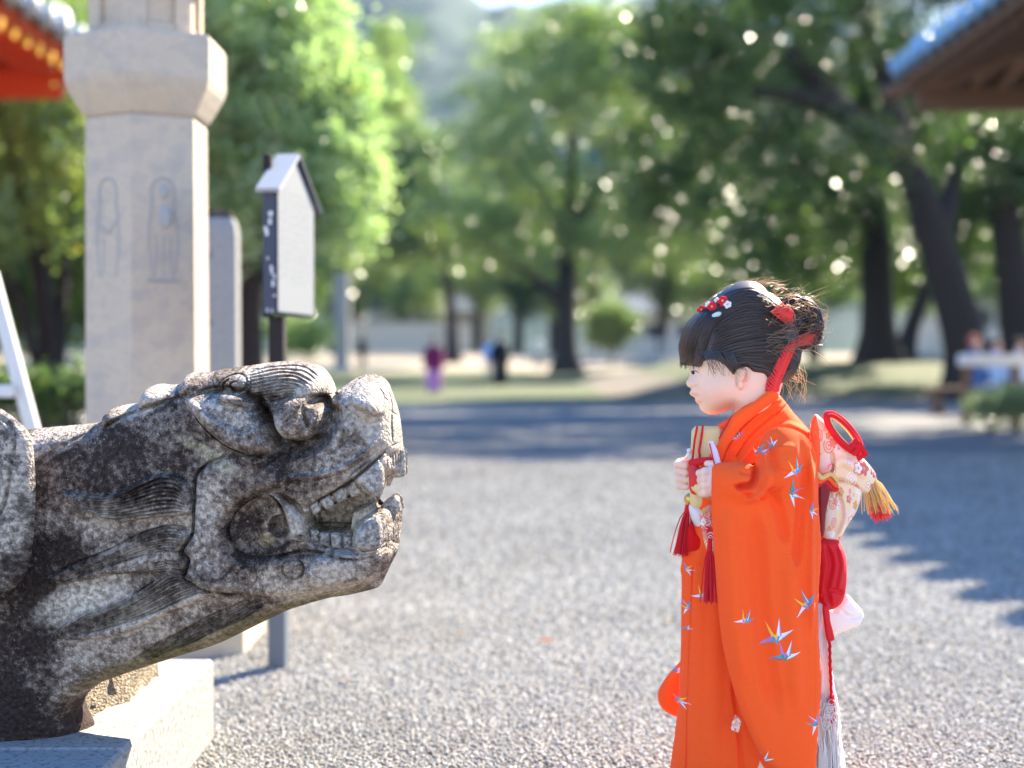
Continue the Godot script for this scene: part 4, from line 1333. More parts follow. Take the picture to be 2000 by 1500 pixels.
# ---------------------------------------------------------------- people far away
func build_people() -> void:
	var specs := [
		{"label": "person in a dark coat standing by the tall stone pillar", "at": [708, 60.0], "h": 1.62, "top": Color(0.008, 0.008, 0.009), "low": Color(0.008, 0.008, 0.01), "pose": "stand"},
		{"label": "person in a magenta kimono walking over the shaded grass", "at": [848, 33.5], "h": 1.32, "top": Color(0.02, 0.012, 0.02), "low": Color(0.20, 0.012, 0.09), "pose": "robe", "hem": Color(0.48, 0.20, 0.46)},
		{"label": "person dressed all in black standing on the lawn", "at": [978, 44.0], "h": 1.6, "top": Color(0.006, 0.006, 0.007), "low": Color(0.006, 0.006, 0.007), "pose": "robe", "hem": Color(0.006, 0.006, 0.007)},
		{"label": "person in a light blue jacket beside the one in black", "at": [955, 52.0], "h": 1.45, "top": Color(0.25, 0.45, 0.75), "low": Color(0.06, 0.09, 0.16), "pose": "stand"},
		{"label": "person in a white shirt near the middle trunk", "at": [1052, 62.0], "h": 1.5, "top": Color(0.5, 0.55, 0.6), "low": Color(0.1, 0.12, 0.15), "pose": "stand"},
		{"label": "person with a cap and dark blue shirt sitting behind the railing", "at": [1903, 20.5], "h": 1.12, "top": Color(0.03, 0.09, 0.28), "low": Color(0.02, 0.06, 0.2), "pose": "sit", "hair": Color(0.3, 0.08, 0.07)},
		{"label": "person in a pale blue shirt sitting in the middle behind the railing", "at": [1945, 21.0], "h": 1.08, "top": Color(0.30, 0.5, 0.78), "low": Color(0.02, 0.03, 0.06), "pose": "sit"},
		{"label": "person in a white shirt sitting at the frame edge behind the railing", "at": [1990, 21.0], "h": 1.08, "top": Color(0.5, 0.62, 0.8), "low": Color(0.03, 0.03, 0.05), "pose": "sit"},
	]
	var cloth := mat("plain_cloth", Color.WHITE, 0.85, {"vertex_color_use_as_albedo": true})
	var flesh := mat("far_skin", Color.WHITE, 0.6, {"vertex_color_use_as_albedo": true})
	var skin := Color(0.5, 0.3, 0.22)
	for e in specs:
		var p := at(e.at[0], 0, e.at[1])
		var who := thing("person", Vector3(p.x, ground_y(p.x, e.at[1]), p.z), e.label, "person", "people far off in the shrine grounds")
		var k: float = e.h / 1.6 if e.pose != "sit" else e.h / 1.18
		var sit: bool = e.pose == "sit"
		var dy := -0.40 if sit else 0.0
		var f := Field.new(Vector3(-0.45, -0.05, -0.35), Vector3(0.45, 1.75, 0.75), 0.032)
		var hip := Vector3(0, 0.82 + dy, 0)
		for s in [-1.0, 1.0]:
			var a := hip + Vector3(s * 0.09, 0, 0)
			var knee := Vector3(s * 0.11, 0.44 if not sit else 0.45, 0.03 if not sit else 0.40)
			var foot := Vector3(s * 0.11, 0.05, 0.0 if not sit else 0.42)
			f.bone(a, knee, 0.085, 0.06, 0.03, e.low); f.bone(knee, foot, 0.06, 0.045, 0.02, e.low)
			f.bone(foot + Vector3(0, -0.01, 0), foot + Vector3(s * 0.02, -0.015, 0.14), 0.04, 0.035, 0.02, Color(0.03, 0.03, 0.03))
			var sho := Vector3(s * 0.17, 1.30 + dy, 0)
			var elb := sho + Vector3(s * 0.05, -0.26, 0.02)
			var wri := elb + Vector3(-s * 0.03, -0.2, 0.1 if not sit else 0.2)
			f.bone(sho, elb, 0.055, 0.045, 0.03, e.top); f.bone(elb, wri, 0.045, 0.035, 0.02, e.top)
			f.bone(wri, wri + Vector3(0, -0.08, 0.03), 0.032, 0.02, 0.02, skin)
		f.bone(hip, Vector3(0, 1.05 + dy, 0), 0.14, 0.13, 0.05, e.top)
		f.bone(Vector3(0, 1.05 + dy, 0), Vector3(0, 1.26 + dy, 0), 0.14, 0.15, 0.05, e.top)
		f.bone(Vector3(0, 1.3 + dy, 0), Vector3(0, 1.42 + dy, 0.01), 0.055, 0.05, 0.03, skin)
		f.bone(Vector3(0, 1.46 + dy, 0.02), Vector3(0, 1.53 + dy, 0.01), 0.075, 0.085, 0.03, skin)
		f.bone(Vector3(0, 1.48 + dy, 0.1), Vector3(0, 1.46 + dy, 0.11), 0.015, 0.018, 0.02, skin)
		var sh := Shape.new()
		f.into(sh)
		var b := obj("body", sh, flesh, who); b.scale = Vector3.ONE * k
		sh = Shape.new(); sh.color = e.get("hair", Color(0.01, 0.008, 0.008))
		sh.ball(Vector3(0, 1.545 + dy, -0.02), Vector3(0.1, 0.1, 0.105), 8, 12)
		var hr := obj("hair", sh, cloth, who); hr.scale = Vector3.ONE * k
		if e.pose == "robe":
			sh = Shape.new(); sh.color = e.low
			var rings := [[0.12, 0.2], [0.35, 0.215], [0.7, 0.21], [0.95, 0.19], [1.2, 0.2], [1.33, 0.13], [1.38, 0.07]]
			sh.stack(Vector3.ZERO, rings, 16); var rb := obj("robe", sh, cloth, who); rb.scale = Vector3.ONE * k
			sh = Shape.new(); sh.color = e.hem
			sh.stack(Vector3.ZERO, [[0.04, 0.20], [0.12, 0.212], [0.40, 0.226], [0.62, 0.222], [0.66, 0.2]], 16); var hm := obj("hem", sh, cloth, who); hm.scale = Vector3.ONE * k
			for s in [-1.0, 1.0]:
				sh = Shape.new(); sh.color = e.low
				sh.box(Vector3(s * 0.24, 0.95, 0.05), Vector3(0.10, 0.5, 0.3), Basis(), 0.04); var sl := obj("sleeve", sh, cloth, who); sl.scale = Vector3.ONE * k
		who.rotation.y = 0.6 * sin(e.at[0]) if not sit else PI * 0.15
	# bench for the seated ones
	var bp := at(1950, 0, 21.2)
	var bn := thing("bench", Vector3(bp.x, 0, bp.z), "low wooden bench under the seated people", "bench")
	var sh := Shape.new(); sh.box(Vector3(0.1, 0.38, 0), Vector3(2.4, 0.06, 0.4), Basis(), 0.01); obj("seat", sh, M.old_wood, bn)
	for s in [-1.0, 1.0]:
		sh = Shape.new(); sh.box(Vector3(0.1 + s * 1.0, 0.175, 0), Vector3(0.08, 0.35, 0.34), Basis(), 0.01); obj("leg", sh, M.old_wood, bn)


# ---------------------------------------------------------------- the stone tortoise
const DM := 2.55     # distance of the tortoise's middle plane

func pv(list: Array, w := 0.0) -> PackedVector2Array:
	# a traced line; w is how far (m) that feature stands out from the middle plane, so that it keeps its place on the body
	var q := (DM - w) / DM
	var out := PackedVector2Array()
	for i in range(0, list.size(), 2):
		out.push_back(Vector2(1000.0 + (list[i] - 1000.0) * q, 700.0 + (list[i + 1] - 700.0) * q))
	return out

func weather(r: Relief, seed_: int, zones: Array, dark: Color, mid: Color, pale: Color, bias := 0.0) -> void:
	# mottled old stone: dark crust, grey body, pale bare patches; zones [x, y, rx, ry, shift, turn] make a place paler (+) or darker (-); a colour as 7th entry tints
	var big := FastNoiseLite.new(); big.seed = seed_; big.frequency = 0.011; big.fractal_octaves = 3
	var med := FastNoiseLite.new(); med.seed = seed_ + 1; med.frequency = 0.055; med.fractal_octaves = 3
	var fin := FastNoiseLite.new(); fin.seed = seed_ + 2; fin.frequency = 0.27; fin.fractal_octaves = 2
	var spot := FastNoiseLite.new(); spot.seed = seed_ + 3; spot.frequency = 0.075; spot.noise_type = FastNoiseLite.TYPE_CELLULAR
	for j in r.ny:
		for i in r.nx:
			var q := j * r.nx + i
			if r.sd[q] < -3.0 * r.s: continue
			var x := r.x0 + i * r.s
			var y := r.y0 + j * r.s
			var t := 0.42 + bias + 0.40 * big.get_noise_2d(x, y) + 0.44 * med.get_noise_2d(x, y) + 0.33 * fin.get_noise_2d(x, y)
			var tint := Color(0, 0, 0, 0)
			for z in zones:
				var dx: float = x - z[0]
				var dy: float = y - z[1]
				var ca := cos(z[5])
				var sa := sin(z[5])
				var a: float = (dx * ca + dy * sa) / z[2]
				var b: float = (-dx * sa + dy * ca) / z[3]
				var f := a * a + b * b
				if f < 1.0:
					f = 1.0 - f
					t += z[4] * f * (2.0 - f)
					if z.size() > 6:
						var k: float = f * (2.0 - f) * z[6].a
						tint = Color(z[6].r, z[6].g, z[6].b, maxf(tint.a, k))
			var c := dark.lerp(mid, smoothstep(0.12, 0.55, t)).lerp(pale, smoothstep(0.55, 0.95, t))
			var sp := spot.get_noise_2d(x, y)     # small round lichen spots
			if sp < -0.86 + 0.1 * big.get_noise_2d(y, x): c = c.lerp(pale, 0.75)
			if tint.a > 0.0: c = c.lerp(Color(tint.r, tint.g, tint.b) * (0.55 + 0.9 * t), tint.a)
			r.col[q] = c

func build_tortoise() -> void:
	var T := thing("stone_tortoise", Vector3(-0.52, 0.0, -DM), "weathered stone tortoise with a snarling dragon head stretched out towards the girl", "statue")
	var k := DM / F
	var dark := Color(0.058, 0.043, 0.037)
	var mid := Color(0.25, 0.205, 0.178)
	var pale := Color(0.57, 0.515, 0.46)
	# origin of the traced plane in the tortoise's own frame
	var cx := 1000.0 - 0.52 / k
	var cy := 700.0 + EYE / k
	# --- head and neck
	var r := Relief.new(pv([-170, 900, -60, 850, 60, 838, 130, 832, 194, 824, 203, 806, 222, 795, 245, 790, 267, 787, 272, 772, 283, 758, 305, 750, 330, 752, 352, 747, 357, 735, 372, 727, 400, 727, 430, 721, 480, 714, 530, 707, 560, 705, 600, 709, 622, 718, 637, 736, 646, 756, 652, 771,
		666, 757, 690, 740, 706, 733, 725, 731, 745, 737, 757, 750, 764, 768, 772, 790, 778, 812, 782, 840, 785, 872, 789, 905, 788, 931, 770, 934, 757, 930, 751, 944, 744, 966, 735, 984, 741, 990, 757, 978, 769, 969, 778, 975, 783, 1000, 781, 1030, 779, 1055, 772, 1085, 760, 1108, 750, 1130, 741, 1148, 730, 1155,
		680, 1167, 640, 1173, 600, 1184, 554, 1199, 470, 1240, 414, 1266, 330, 1292, 194, 1338, 160, 1362, 145, 1390, 165, 1420, 176, 1445, 150, 1475, 90, 1500, 0, 1545, -150, 1570, -260, 1500, -270, 1150], 0.03), 1.25, 0.85)
	r.swell(0.92, 170.0, 34.0, 9.0)
	var w := 0.13
	# body masses
	r.region(pv([640, 770, 690, 742, 740, 745, 765, 800, 775, 880, 745, 895, 700, 925, 640, 965, 600, 985, 540, 965, 520, 920, 560, 880, 610, 850], 0.10), 24.0, 40.0)             # upper lip and cheek
	r.region(pv([430, 895, 392, 918, 382, 980, 376, 1042, 358, 1075, 370, 1092, 360, 1125, 402, 1152, 470, 1165, 560, 1172, 660, 1150, 735, 1135, 755, 1085, 690, 1070, 620, 1085, 530, 1090, 470, 1095, 440, 1050, 450, 1000, 500, 965, 560, 940, 530, 900, 480, 890], w), 26.0, 15.0)   # jaw plate
	r.blob(470, 925, 90, 60, 10.0)
	r.blob(440, 1118, 60, 50, 10.0)
	# nose wing, cheek ridge
	r.region(pv([690, 772, 712, 752, 742, 752, 756, 772, 757, 800, 742, 812, 715, 800, 695, 790], 0.06), 28.0, 20.0)
	r.blob(728, 790, 50, 30, 18.0, 0.35)
	r.region(pv([690, 925, 716, 905, 750, 885, 762, 900, 758, 935, 748, 965, 715, 965, 695, 950], 0.08), 30.0, 22.0)
	r.region(pv([640, 1075, 700, 1078, 752, 1062, 770, 1080, 755, 1110, 735, 1140, 680, 1155, 620, 1150, 600, 1110], 0.09), 22.0, 26.0)
	r.region(pv([690, 1070, 694, 1030, 720, 1005, 750, 995, 764, 1020, 758, 1060, 730, 1075], 0.08), 30.0, 18.0)
	# brow with the eye beneath it
	r.region(pv([420, 740, 470, 718, 560, 700, 625, 710, 655, 765, 625, 772, 603, 785, 592, 832, 565, 862, 540, 842, 515, 806, 480, 790, 440, 780], 0.10), 44.0, 36.0)
	r.region(pv([540, 800, 570, 780, 598, 778, 622, 795, 627, 825, 612, 852, 580, 865, 552, 858, 535, 836], 0.13), 28.0, 20.0)
	# the deep cut that runs below the brow and up to the bridge of the nose
	r.stroke(pv([500, 785, 518, 815, 530, 848, 556, 872, 592, 874, 622, 858, 640, 832, 648, 806], 0.13), 22.0, -54.0, 1.0, false)
	r.stroke(pv([608, 784, 622, 782, 634, 796, 637, 818, 628, 840], 0.12), 13.0, -62.0, 1.0, false)
	r.settle()
	# eyeball and lids
	r.region(pv([594, 782, 606, 776, 618, 790, 624, 812, 619, 834, 607, 838, 597, 822, 592, 800], 0.14), 12.0, 14.0)
	r.stroke(pv([592, 778, 589, 800, 594, 824, 604, 842], 0.14), 3.2, -9.0)
	r.stroke(pv([588, 790, 572, 812, 556, 828], 0.14), 3.0, -7.0)
	r.stroke(pv([624, 838, 600, 848, 570, 845], 0.14), 2.6, -4.0)
	# ear with its rim
	r.region(pv([352, 782, 372, 812, 398, 846, 430, 872, 470, 892, 505, 906, 530, 890, 534, 860, 520, 830, 480, 840, 420, 812, 380, 780], w), 14.0, 7.0)
	r.region(pv([358, 786, 376, 773, 402, 769, 450, 771, 482, 780, 505, 803, 522, 836, 530, 860, 525, 878, 508, 890, 480, 888, 450, 878, 420, 858, 392, 832, 370, 808], 0.15), 50.0, 24.0)
	r.stroke(pv([360, 792, 378, 818, 400, 843, 430, 866, 462, 882, 496, 892], 0.15), 4.0, -15.0)
	r.stroke(pv([362, 776, 400, 762, 456, 762, 490, 776, 516, 808, 534, 848, 534, 884], 0.14), 9.0, -26.0)
	# mouth: lip line, gum, hollow behind the teeth
	r.region(pv([598, 1000, 640, 985, 690, 960, 716, 944, 745, 960, 746, 972, 735, 987, 712, 996, 690, 1004, 682, 1040, 640, 1046, 612, 1044, 596, 1025], 0.10), 34.0, 6.0, "set", 0.6, false)
	r.stroke(pv([600, 988, 640, 968, 688, 938, 716, 914, 744, 890, 752, 878], 0.10), 4.6, -26.0)
	r.stroke(pv([548, 932, 600, 930, 650, 921, 690, 903, 726, 872, 750, 842], 0.12), 8.0, 11.0)
	r.stroke(pv([528, 935, 580, 940, 640, 932], 0.12), 3.0, -5.0)
	r.region(pv([604, 986, 640, 967, 690, 937, 712, 962, 690, 972, 640, 994, 614, 1006], 0.10), -15.0, 5.0)
	r.region(pv([604, 1032, 690, 1036, 694, 1076, 650, 1074, 606, 1060], 0.10), -15.0, 5.0)
	# corner of the mouth: sunk oval with a drilled hole
	r.region(pv([452, 1040, 450, 1010, 468, 985, 500, 970, 535, 962, 560, 965, 585, 990, 600, 1030, 597, 1056, 570, 1062, 545, 1075, 505, 1092, 470, 1084, 456, 1065], w), -22.0, 26.0, "add", 1.0, true)
	r.stroke(pv([560, 950, 520, 962, 480, 980, 455, 1002, 443, 1035, 452, 1065, 470, 1086, 500, 1092, 545, 1088, 590, 1079, 640, 1086, 690, 1094, 735, 1088, 752, 1083], w), 4.0, -14.0)
	r.stroke(pv([558, 1053, 590, 1047, 620, 1060, 660, 1075, 700, 1078, 750, 1067], w), 4.2, -13.0)
	r.stroke(pv([575, 1066, 610, 1074, 650, 1085, 700, 1088, 745, 1078], 0.12), 5.0, 5.0)
	r.region(ring_pts(540, 1032, 22, 23), -46.0, 8.0)
	r.stroke(pv([506, 1010, 500, 1030, 508, 1055, 530, 1066], w), 6.0, 7.0)
	# tusk in the mouth corner
	r.region(pv([530, 958, 548, 966, 572, 985, 592, 1010, 602, 1040, 599, 1056, 570, 1052, 562, 1020, 552, 990], 0.11), 46.0, 12.0, "add", 0.8)
	r.stroke(pv([528, 960, 545, 985, 556, 1015, 562, 1045], 0.11), 5.0, -16.0)
	r.stroke(pv([604, 1000, 612, 1025, 608, 1050], 0.11), 5.0, -12.0)
	r.settle()
	# lower lip curls
	r.stroke(ring_pts(572, 1112, 21, 20), 3.2, -9.0, 1.0, false, true)
	r.stroke(ring_pts(484, 1124, 19, 19), 2.6, -5.0, 1.0, false, true)
	r.stroke(pv([388, 1085, 385, 1110, 400, 1128, 430, 1130, 452, 1112, 456, 1090], w), 3.0, -7.0)
	r.stroke(pv([392, 985, 385, 1020, 398, 1060, 425, 1070], w), 2.6, -5.0)
	# edge of the jaw plate against the mane
	r.stroke(pv([455, 880, 428, 896, 394, 916, 382, 934, 379, 985, 377, 1040, 363, 1062, 357, 1078, 368, 1094, 365, 1114, 359, 1127, 378, 1143, 404, 1153, 440, 1162, 480, 1160], w), 5.5, -20.0)
	r.settle()
	r.deep = 1.55
	# brow hair: curl and flowing lines
	for e in [[424, 768, 428, 748, 444, 734, 466, 731, 482, 740, 482, 756, 468, 764, 454, 760, 452, 750, 462, 745, 470, 750], [432, 776, 434, 754, 448, 738], [470, 772, 488, 764, 492, 746, 484, 732]]: r.stroke(pv(e, 0.11), 3.0, -9.0)
	for e in [[476, 728, 486, 722, 502, 722, 512, 728], [480, 735, 494, 727, 510, 729]]: r.stroke(pv(e, 0.10), 2.4, -6.0)
	r.strands(pv([478, 727, 520, 716, 560, 711, 600, 718, 628, 740], 0.08), pv([470, 764, 500, 760, 540, 752, 570, 752, 592, 762], 0.12), 6, 3.2, -8.0, 0.8)
	r.strands(pv([470, 764, 500, 760, 540, 752, 575, 752, 588, 756], 0.12), pv([485, 782, 505, 786, 530, 786, 555, 780, 578, 772], 0.13), 5, 3.0, -7.0, 0.7)
	# lines on the muzzle
	for e in [[700, 738, 692, 748, 686, 762], [755, 760, 763, 790, 765, 830, 768, 868], [760, 800, 772, 812, 780, 822], [766, 870, 780, 866, 788, 868], [741, 756, 750, 770, 752, 790, 748, 800], [752, 775, 760, 790, 758, 805]]: r.stroke(pv(e, 0.05), 2.4, -7.0)
	r.strands(pv([756, 884, 757, 897, 758, 912], 0.05), pv([788, 878, 789, 892, 789, 908], 0.02), 7, 1.7, -4.0)
	r.strands(pv([757, 1040, 752, 1075, 742, 1115], 0.06), pv([784, 1000, 780, 1050, 765, 1100], 0.02), 8, 2.2, -6.0, 0.6)
	r.stroke(pv([690, 800, 660, 840, 625, 880, 580, 912], 0.11), 2.6, -3.0)
	r.stroke(pv([700, 838, 670, 868, 640, 890], 0.11), 2.4, -3.0)
	# tufts of the mane
	r.region(pv([120, 957, 150, 964, 205, 968, 250, 954, 290, 931, 330, 926, 362, 940, 374, 975, 372, 1002, 300, 1010, 230, 1018, 172, 1002, 138, 982], w), 28.0, 9.0)
	r.strands(pv([124, 958, 165, 970, 215, 972, 270, 950, 320, 930, 352, 936, 368, 965], w), pv([132, 972, 172, 1000, 230, 1014, 290, 1008, 335, 1002, 360, 1000, 374, 1000], w), 9, 2.7, -8.0, 0.8)
	r.region(pv([80, 1130, 140, 1105, 210, 1075, 280, 1040, 340, 1030, 372, 1050, 352, 1078, 364, 1110, 300, 1118, 220, 1122, 150, 1135], w), 18.0, 10.0)
	r.strands(pv([84, 1126, 150, 1098, 220, 1068, 280, 1040, 330, 1024, 372, 1030], w), pv([110, 1142, 180, 1118, 250, 1094, 305, 1080, 345, 1076, 356, 1078], w), 10, 2.7, -7.5, 0.8)
	r.region(pv([106, 1242, 150, 1205, 220, 1180, 280, 1150, 320, 1118, 352, 1114, 380, 1140, 420, 1158, 330, 1200, 240, 1240, 160, 1252], w), 20.0, 10.0)
	r.strands(pv([108, 1240, 160, 1206, 220, 1182, 275, 1152, 318, 1120, 356, 1116], w), pv([115, 1248, 190, 1232, 270, 1210, 340, 1180, 390, 1160, 412, 1152], w), 11, 2.7, -7.5, 0.9)
	r.strands(pv([240, 1300, 310, 1256, 380, 1218, 440, 1190, 480, 1168], w), pv([262, 1308, 340, 1276, 420, 1240, 480, 1210, 520, 1180], w), 9, 2.7, -7.0, 0.9)
	r.strands(pv([300, 1098, 330, 1092, 356, 1094], w), pv([290, 1118, 330, 1112, 358, 1116], w), 4, 2.2, -5.0, 0.5)
	# knobs down the neck
	for e in [[238, 808, 40, 22], [312, 772, 42, 26], [385, 748, 38, 24]]: r.blob(e[0], e[1], e[2], e[3], 26.0, -0.35)
	r.stroke(pv([205, 838, 250, 812, 290, 797, 340, 780, 380, 768], 0.05), 5.0, -12.0)
	r.stroke(pv([270, 790, 276, 800, 290, 804], 0.04), 5.0, -10.0)
	r.stroke(pv([350, 752, 354, 766, 366, 772], 0.04), 5.0, -10.0)
	r.stroke(pv([60, 905, 90, 890, 130, 865, 170, 845, 200, 834], 0.10), 6.0, -6.0)
	r.settle()
	# worn, uneven surface
	var nz := FastNoiseLite.new(); nz.seed = 12; nz.frequency = 0.03; nz.fractal_octaves = 4
	for q in r.nx * r.ny:
		if r.sd[q] > 3.0: r.h[q] = maxf(0.5, r.h[q] + 2.6 * nz.get_noise_2d(r.x0 + (q % r.nx) * r.s, r.y0 + (q / r.nx) * r.s))
	var olive := Color(0.17, 0.155, 0.075, 0.75)
	var cream := Color(0.5, 0.46, 0.40, 0.7)
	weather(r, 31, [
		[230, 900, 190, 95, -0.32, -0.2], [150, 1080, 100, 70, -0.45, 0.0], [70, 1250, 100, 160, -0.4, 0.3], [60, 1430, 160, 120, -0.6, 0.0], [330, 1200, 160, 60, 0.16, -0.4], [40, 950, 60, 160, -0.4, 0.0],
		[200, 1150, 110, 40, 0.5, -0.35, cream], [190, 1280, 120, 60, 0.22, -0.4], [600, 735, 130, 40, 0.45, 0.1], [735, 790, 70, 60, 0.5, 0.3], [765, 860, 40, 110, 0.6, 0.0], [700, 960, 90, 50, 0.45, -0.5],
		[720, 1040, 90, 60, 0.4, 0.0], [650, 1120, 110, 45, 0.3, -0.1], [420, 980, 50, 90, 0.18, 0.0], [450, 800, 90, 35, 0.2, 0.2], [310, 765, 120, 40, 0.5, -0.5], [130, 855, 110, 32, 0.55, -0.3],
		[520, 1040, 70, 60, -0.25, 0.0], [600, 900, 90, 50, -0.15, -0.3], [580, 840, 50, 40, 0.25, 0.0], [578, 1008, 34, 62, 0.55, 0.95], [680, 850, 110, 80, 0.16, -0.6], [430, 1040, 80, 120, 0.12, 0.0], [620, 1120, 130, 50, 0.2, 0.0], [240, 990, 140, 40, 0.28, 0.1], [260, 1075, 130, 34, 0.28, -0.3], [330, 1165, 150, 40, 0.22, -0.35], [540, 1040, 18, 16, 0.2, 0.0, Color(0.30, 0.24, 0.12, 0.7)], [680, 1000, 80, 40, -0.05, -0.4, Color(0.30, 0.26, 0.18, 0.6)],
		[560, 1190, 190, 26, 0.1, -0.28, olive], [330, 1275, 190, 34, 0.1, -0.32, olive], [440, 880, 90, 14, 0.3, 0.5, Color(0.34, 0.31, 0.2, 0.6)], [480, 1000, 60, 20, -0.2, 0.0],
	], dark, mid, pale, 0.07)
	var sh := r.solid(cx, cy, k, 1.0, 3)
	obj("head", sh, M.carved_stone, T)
	# --- teeth, each a stone of its own shape
	var tooth_at := func(pts: Array, ww: float, high: float, soft: float, push: float) -> void:
		var tr := Relief.new(pv(pts, ww), 1.1, 0.55)
		tr.flat(high, soft)
		weather(tr, 50 + pts[0], [], Color(0.10, 0.09, 0.085), Color(0.38, 0.36, 0.34), Color(0.58, 0.55, 0.51), 0.34)
		var cen := Vector2.ZERO
		for e in pv(pts, ww): cen += e / (pts.size() / 2.0)
		if push > 0.05: push = (r.high(cen.x, cen.y) - 1.0) * k
		for s in [1.0, -1.0]:
			var o := Shape.new()
			tr.side(o, cx, cy, k, 1, s, 1.0, push * s)
			tr.side(o, cx, cy, k, 3, -s, 0.3, push * s)
			obj("tooth", o, M.carved_stone, T)
	for e in [[607, 984, 622, 976, 630, 993, 616, 1003], [627, 975, 645, 965, 655, 984, 640, 993], [651, 963, 670, 951, 681, 973, 662, 982], [676, 950, 696, 937, 709, 962, 688, 971]]:
		tooth_at.call(e, 0.08, 14.0, 8.0, 0.070)
	tooth_at.call([703, 935, 722, 914, 742, 896, 752, 915, 752, 948, 744, 968, 727, 964, 712, 960], 0.08, 20.0, 14.0, 0.068)
	for e in [[606, 1035, 622, 1038, 624, 1060, 606, 1056], [625, 1040, 642, 1041, 645, 1066, 626, 1062], [646, 1042, 664, 1041, 668, 1071, 648, 1068], [668, 1042, 688, 1040, 692, 1073, 671, 1072]]:
		tooth_at.call(e, 0.09, 13.0, 8.0, 0.076)
	tooth_at.call([692, 1062, 696, 1036, 716, 1014, 740, 1004, 749, 1022, 749, 1052, 744, 1068, 715, 1074], 0.09, 26.0, 16.0, 0.076)
	tooth_at.call([758, 884, 788, 880, 790, 930, 772, 935, 758, 930], 0.04, 10.0, 8.0, 0.022)
	tooth_at.call([742, 990, 758, 976, 770, 969, 779, 978, 783, 1000, 770, 1004, 755, 1000], 0.04, 12.0, 12.0, 0.03)
	# --- shoulder flap in front of the neck root
	r = Relief.new(PackedVector2Array([Vector2(-190, 830), Vector2(-90, 790), Vector2(-20, 790), Vector2(30, 818), Vector2(58, 850), Vector2(66, 900), Vector2(68, 960), Vector2(64, 1040), Vector2(54, 1105), Vector2(28, 1148), Vector2(-20, 1165), Vector2(-110, 1200), Vector2(-220, 1150)]), 2.0, 1.0)
	r.swell(0.45, 60.0, 26.0, 9.0)
	r.stroke(PackedVector2Array([Vector2(-60, 806), Vector2(0, 812), Vector2(28, 834), Vector2(36, 866), Vector2(30, 920), Vector2(18, 985), Vector2(-14, 1040)]), 5.5, -12.0)
	r.stroke(PackedVector2Array([Vector2(10, 905), Vector2(14, 930), Vector2(4, 975), Vector2(-20, 1010)]), 4.0, -6.0)
	r.settle()
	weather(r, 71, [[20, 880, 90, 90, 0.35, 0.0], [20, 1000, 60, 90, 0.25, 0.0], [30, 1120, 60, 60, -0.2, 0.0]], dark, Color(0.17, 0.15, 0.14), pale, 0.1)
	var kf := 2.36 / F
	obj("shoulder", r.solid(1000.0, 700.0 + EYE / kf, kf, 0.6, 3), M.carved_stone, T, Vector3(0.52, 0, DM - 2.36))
	# --- shell: a dome of raised plates behind the neck
	sh = Shape.new()
	var sx := 0.62
	var mid_s := Vector3(-0.935, 0.30, -0.06)
	var nzs := FastNoiseLite.new(); nzs.seed = 4; nzs.frequency = 22.0
	var rows := 40
	var cols := 96
	for j in rows + 1:
		for i in cols + 1:
			var e := PI * 0.5 * j / rows
			var a := TAU * i / cols
			var p := Vector3(sin(e) * cos(a) * sx, cos(e) * 0.475, sin(e) * sin(a) * 0.30)
			var seam := minf(absf(sin(a * 4.0)), absf(sin(e * 6.0))) 
			var lift := 1.0 - 0.012 * exp(-seam * seam * 90.0) + 0.004 * nzs.get_noise_3dv(p)
			var v := 0.5 + 0.5 * nzs.get_noise_3dv(p * 3.0)
			sh.color = Color(0.10, 0.085, 0.08).lerp(Color(0.42, 0.37, 0.34), clampf(v * 1.3 + 0.1, 0, 1))
			sh.vert(mid_s + p * lift, (p / Vector3(sx * sx, 0.475 * 0.475, 0.09)).normalized())
	for j in rows:
		for i in cols:
			var a := j * (cols + 1) + i
			sh.face(a, a + 1, a + cols + 2); sh.face(a, a + cols + 2, a + cols + 1)
	obj("shell", sh, M.carved_stone, T)
	# --- the rough slab that carries it
	sh = Shape.new()
	var ns := FastNoiseLite.new(); ns.seed = 6; ns.frequency = 9.0; ns.fractal_octaves = 3
	var slab := [Vector2(-1.75, -0.52), Vector2(-1.75, -0.02), Vector2(-0.36, -0.02), Vector2(-0.25, -0.05), Vector2(-0.222, -0.14), Vector2(-0.205, -0.36), Vector2(-0.24, -0.45), Vector2(-0.34, -0.52)]
	var lvl := [0.175, 0.195, 0.215, 0.235, 0.255, 0.268, 0.27]
	var ringn := 0
	for q in lvl.size():
		var n0 := 0
		for i in slab.size():
			var p0: Vector2 = slab[i]
			var p1: Vector2 = slab[(i + 1) % slab.size()]
			var cuts := maxi(1, int(p0.distance_to(p1) / 0.014))
			for e in cuts:
				var p := p0.lerp(p1, float(e) / cuts)
				var inn := (Vector2(-0.9, 0) - p).normalized()
				var wv: float = ns.get_noise_3d(p.x * 1.4, lvl[q] * 0.9, p.y * 1.4) * 0.030 + 0.016 * ns.get_noise_2d(p.x * 4.0, p.y * 4.0) + (0.014 if q == lvl.size() - 1 else 0.0)
				p += inn * (wv + 0.012)
				sh.color = Color(1, 1, 1) * (0.85 + 0.3 * ns.get_noise_3d(p.x * 5.0, lvl[q] * 5.0, p.y * 5.0))
				sh.vert(Vector3(p.x, lvl[q], p.y), Vector3(-inn.x, 0.1, -inn.y))
				n0 += 1
		ringn = n0
	for q in lvl.size() - 1:
		for i in ringn:
			var a := q * ringn + i
			var b := q * ringn + (i + 1) % ringn
			sh.face(a, b, b + ringn); sh.face(a, b + ringn, a + ringn)
	var top := sh.vert(Vector3(-0.9, 0.272, 0), Vector3.UP)
	for i in ringn:
		var a := (lvl.size() - 1) * ringn + i
		var b := (lvl.size() - 1) * ringn + (i + 1) % ringn
		var ia := sh.vert(sh.v[a], Vector3.UP)
		var ib := sh.vert(sh.v[b], Vector3.UP)
		sh.face(ia, ib, top)
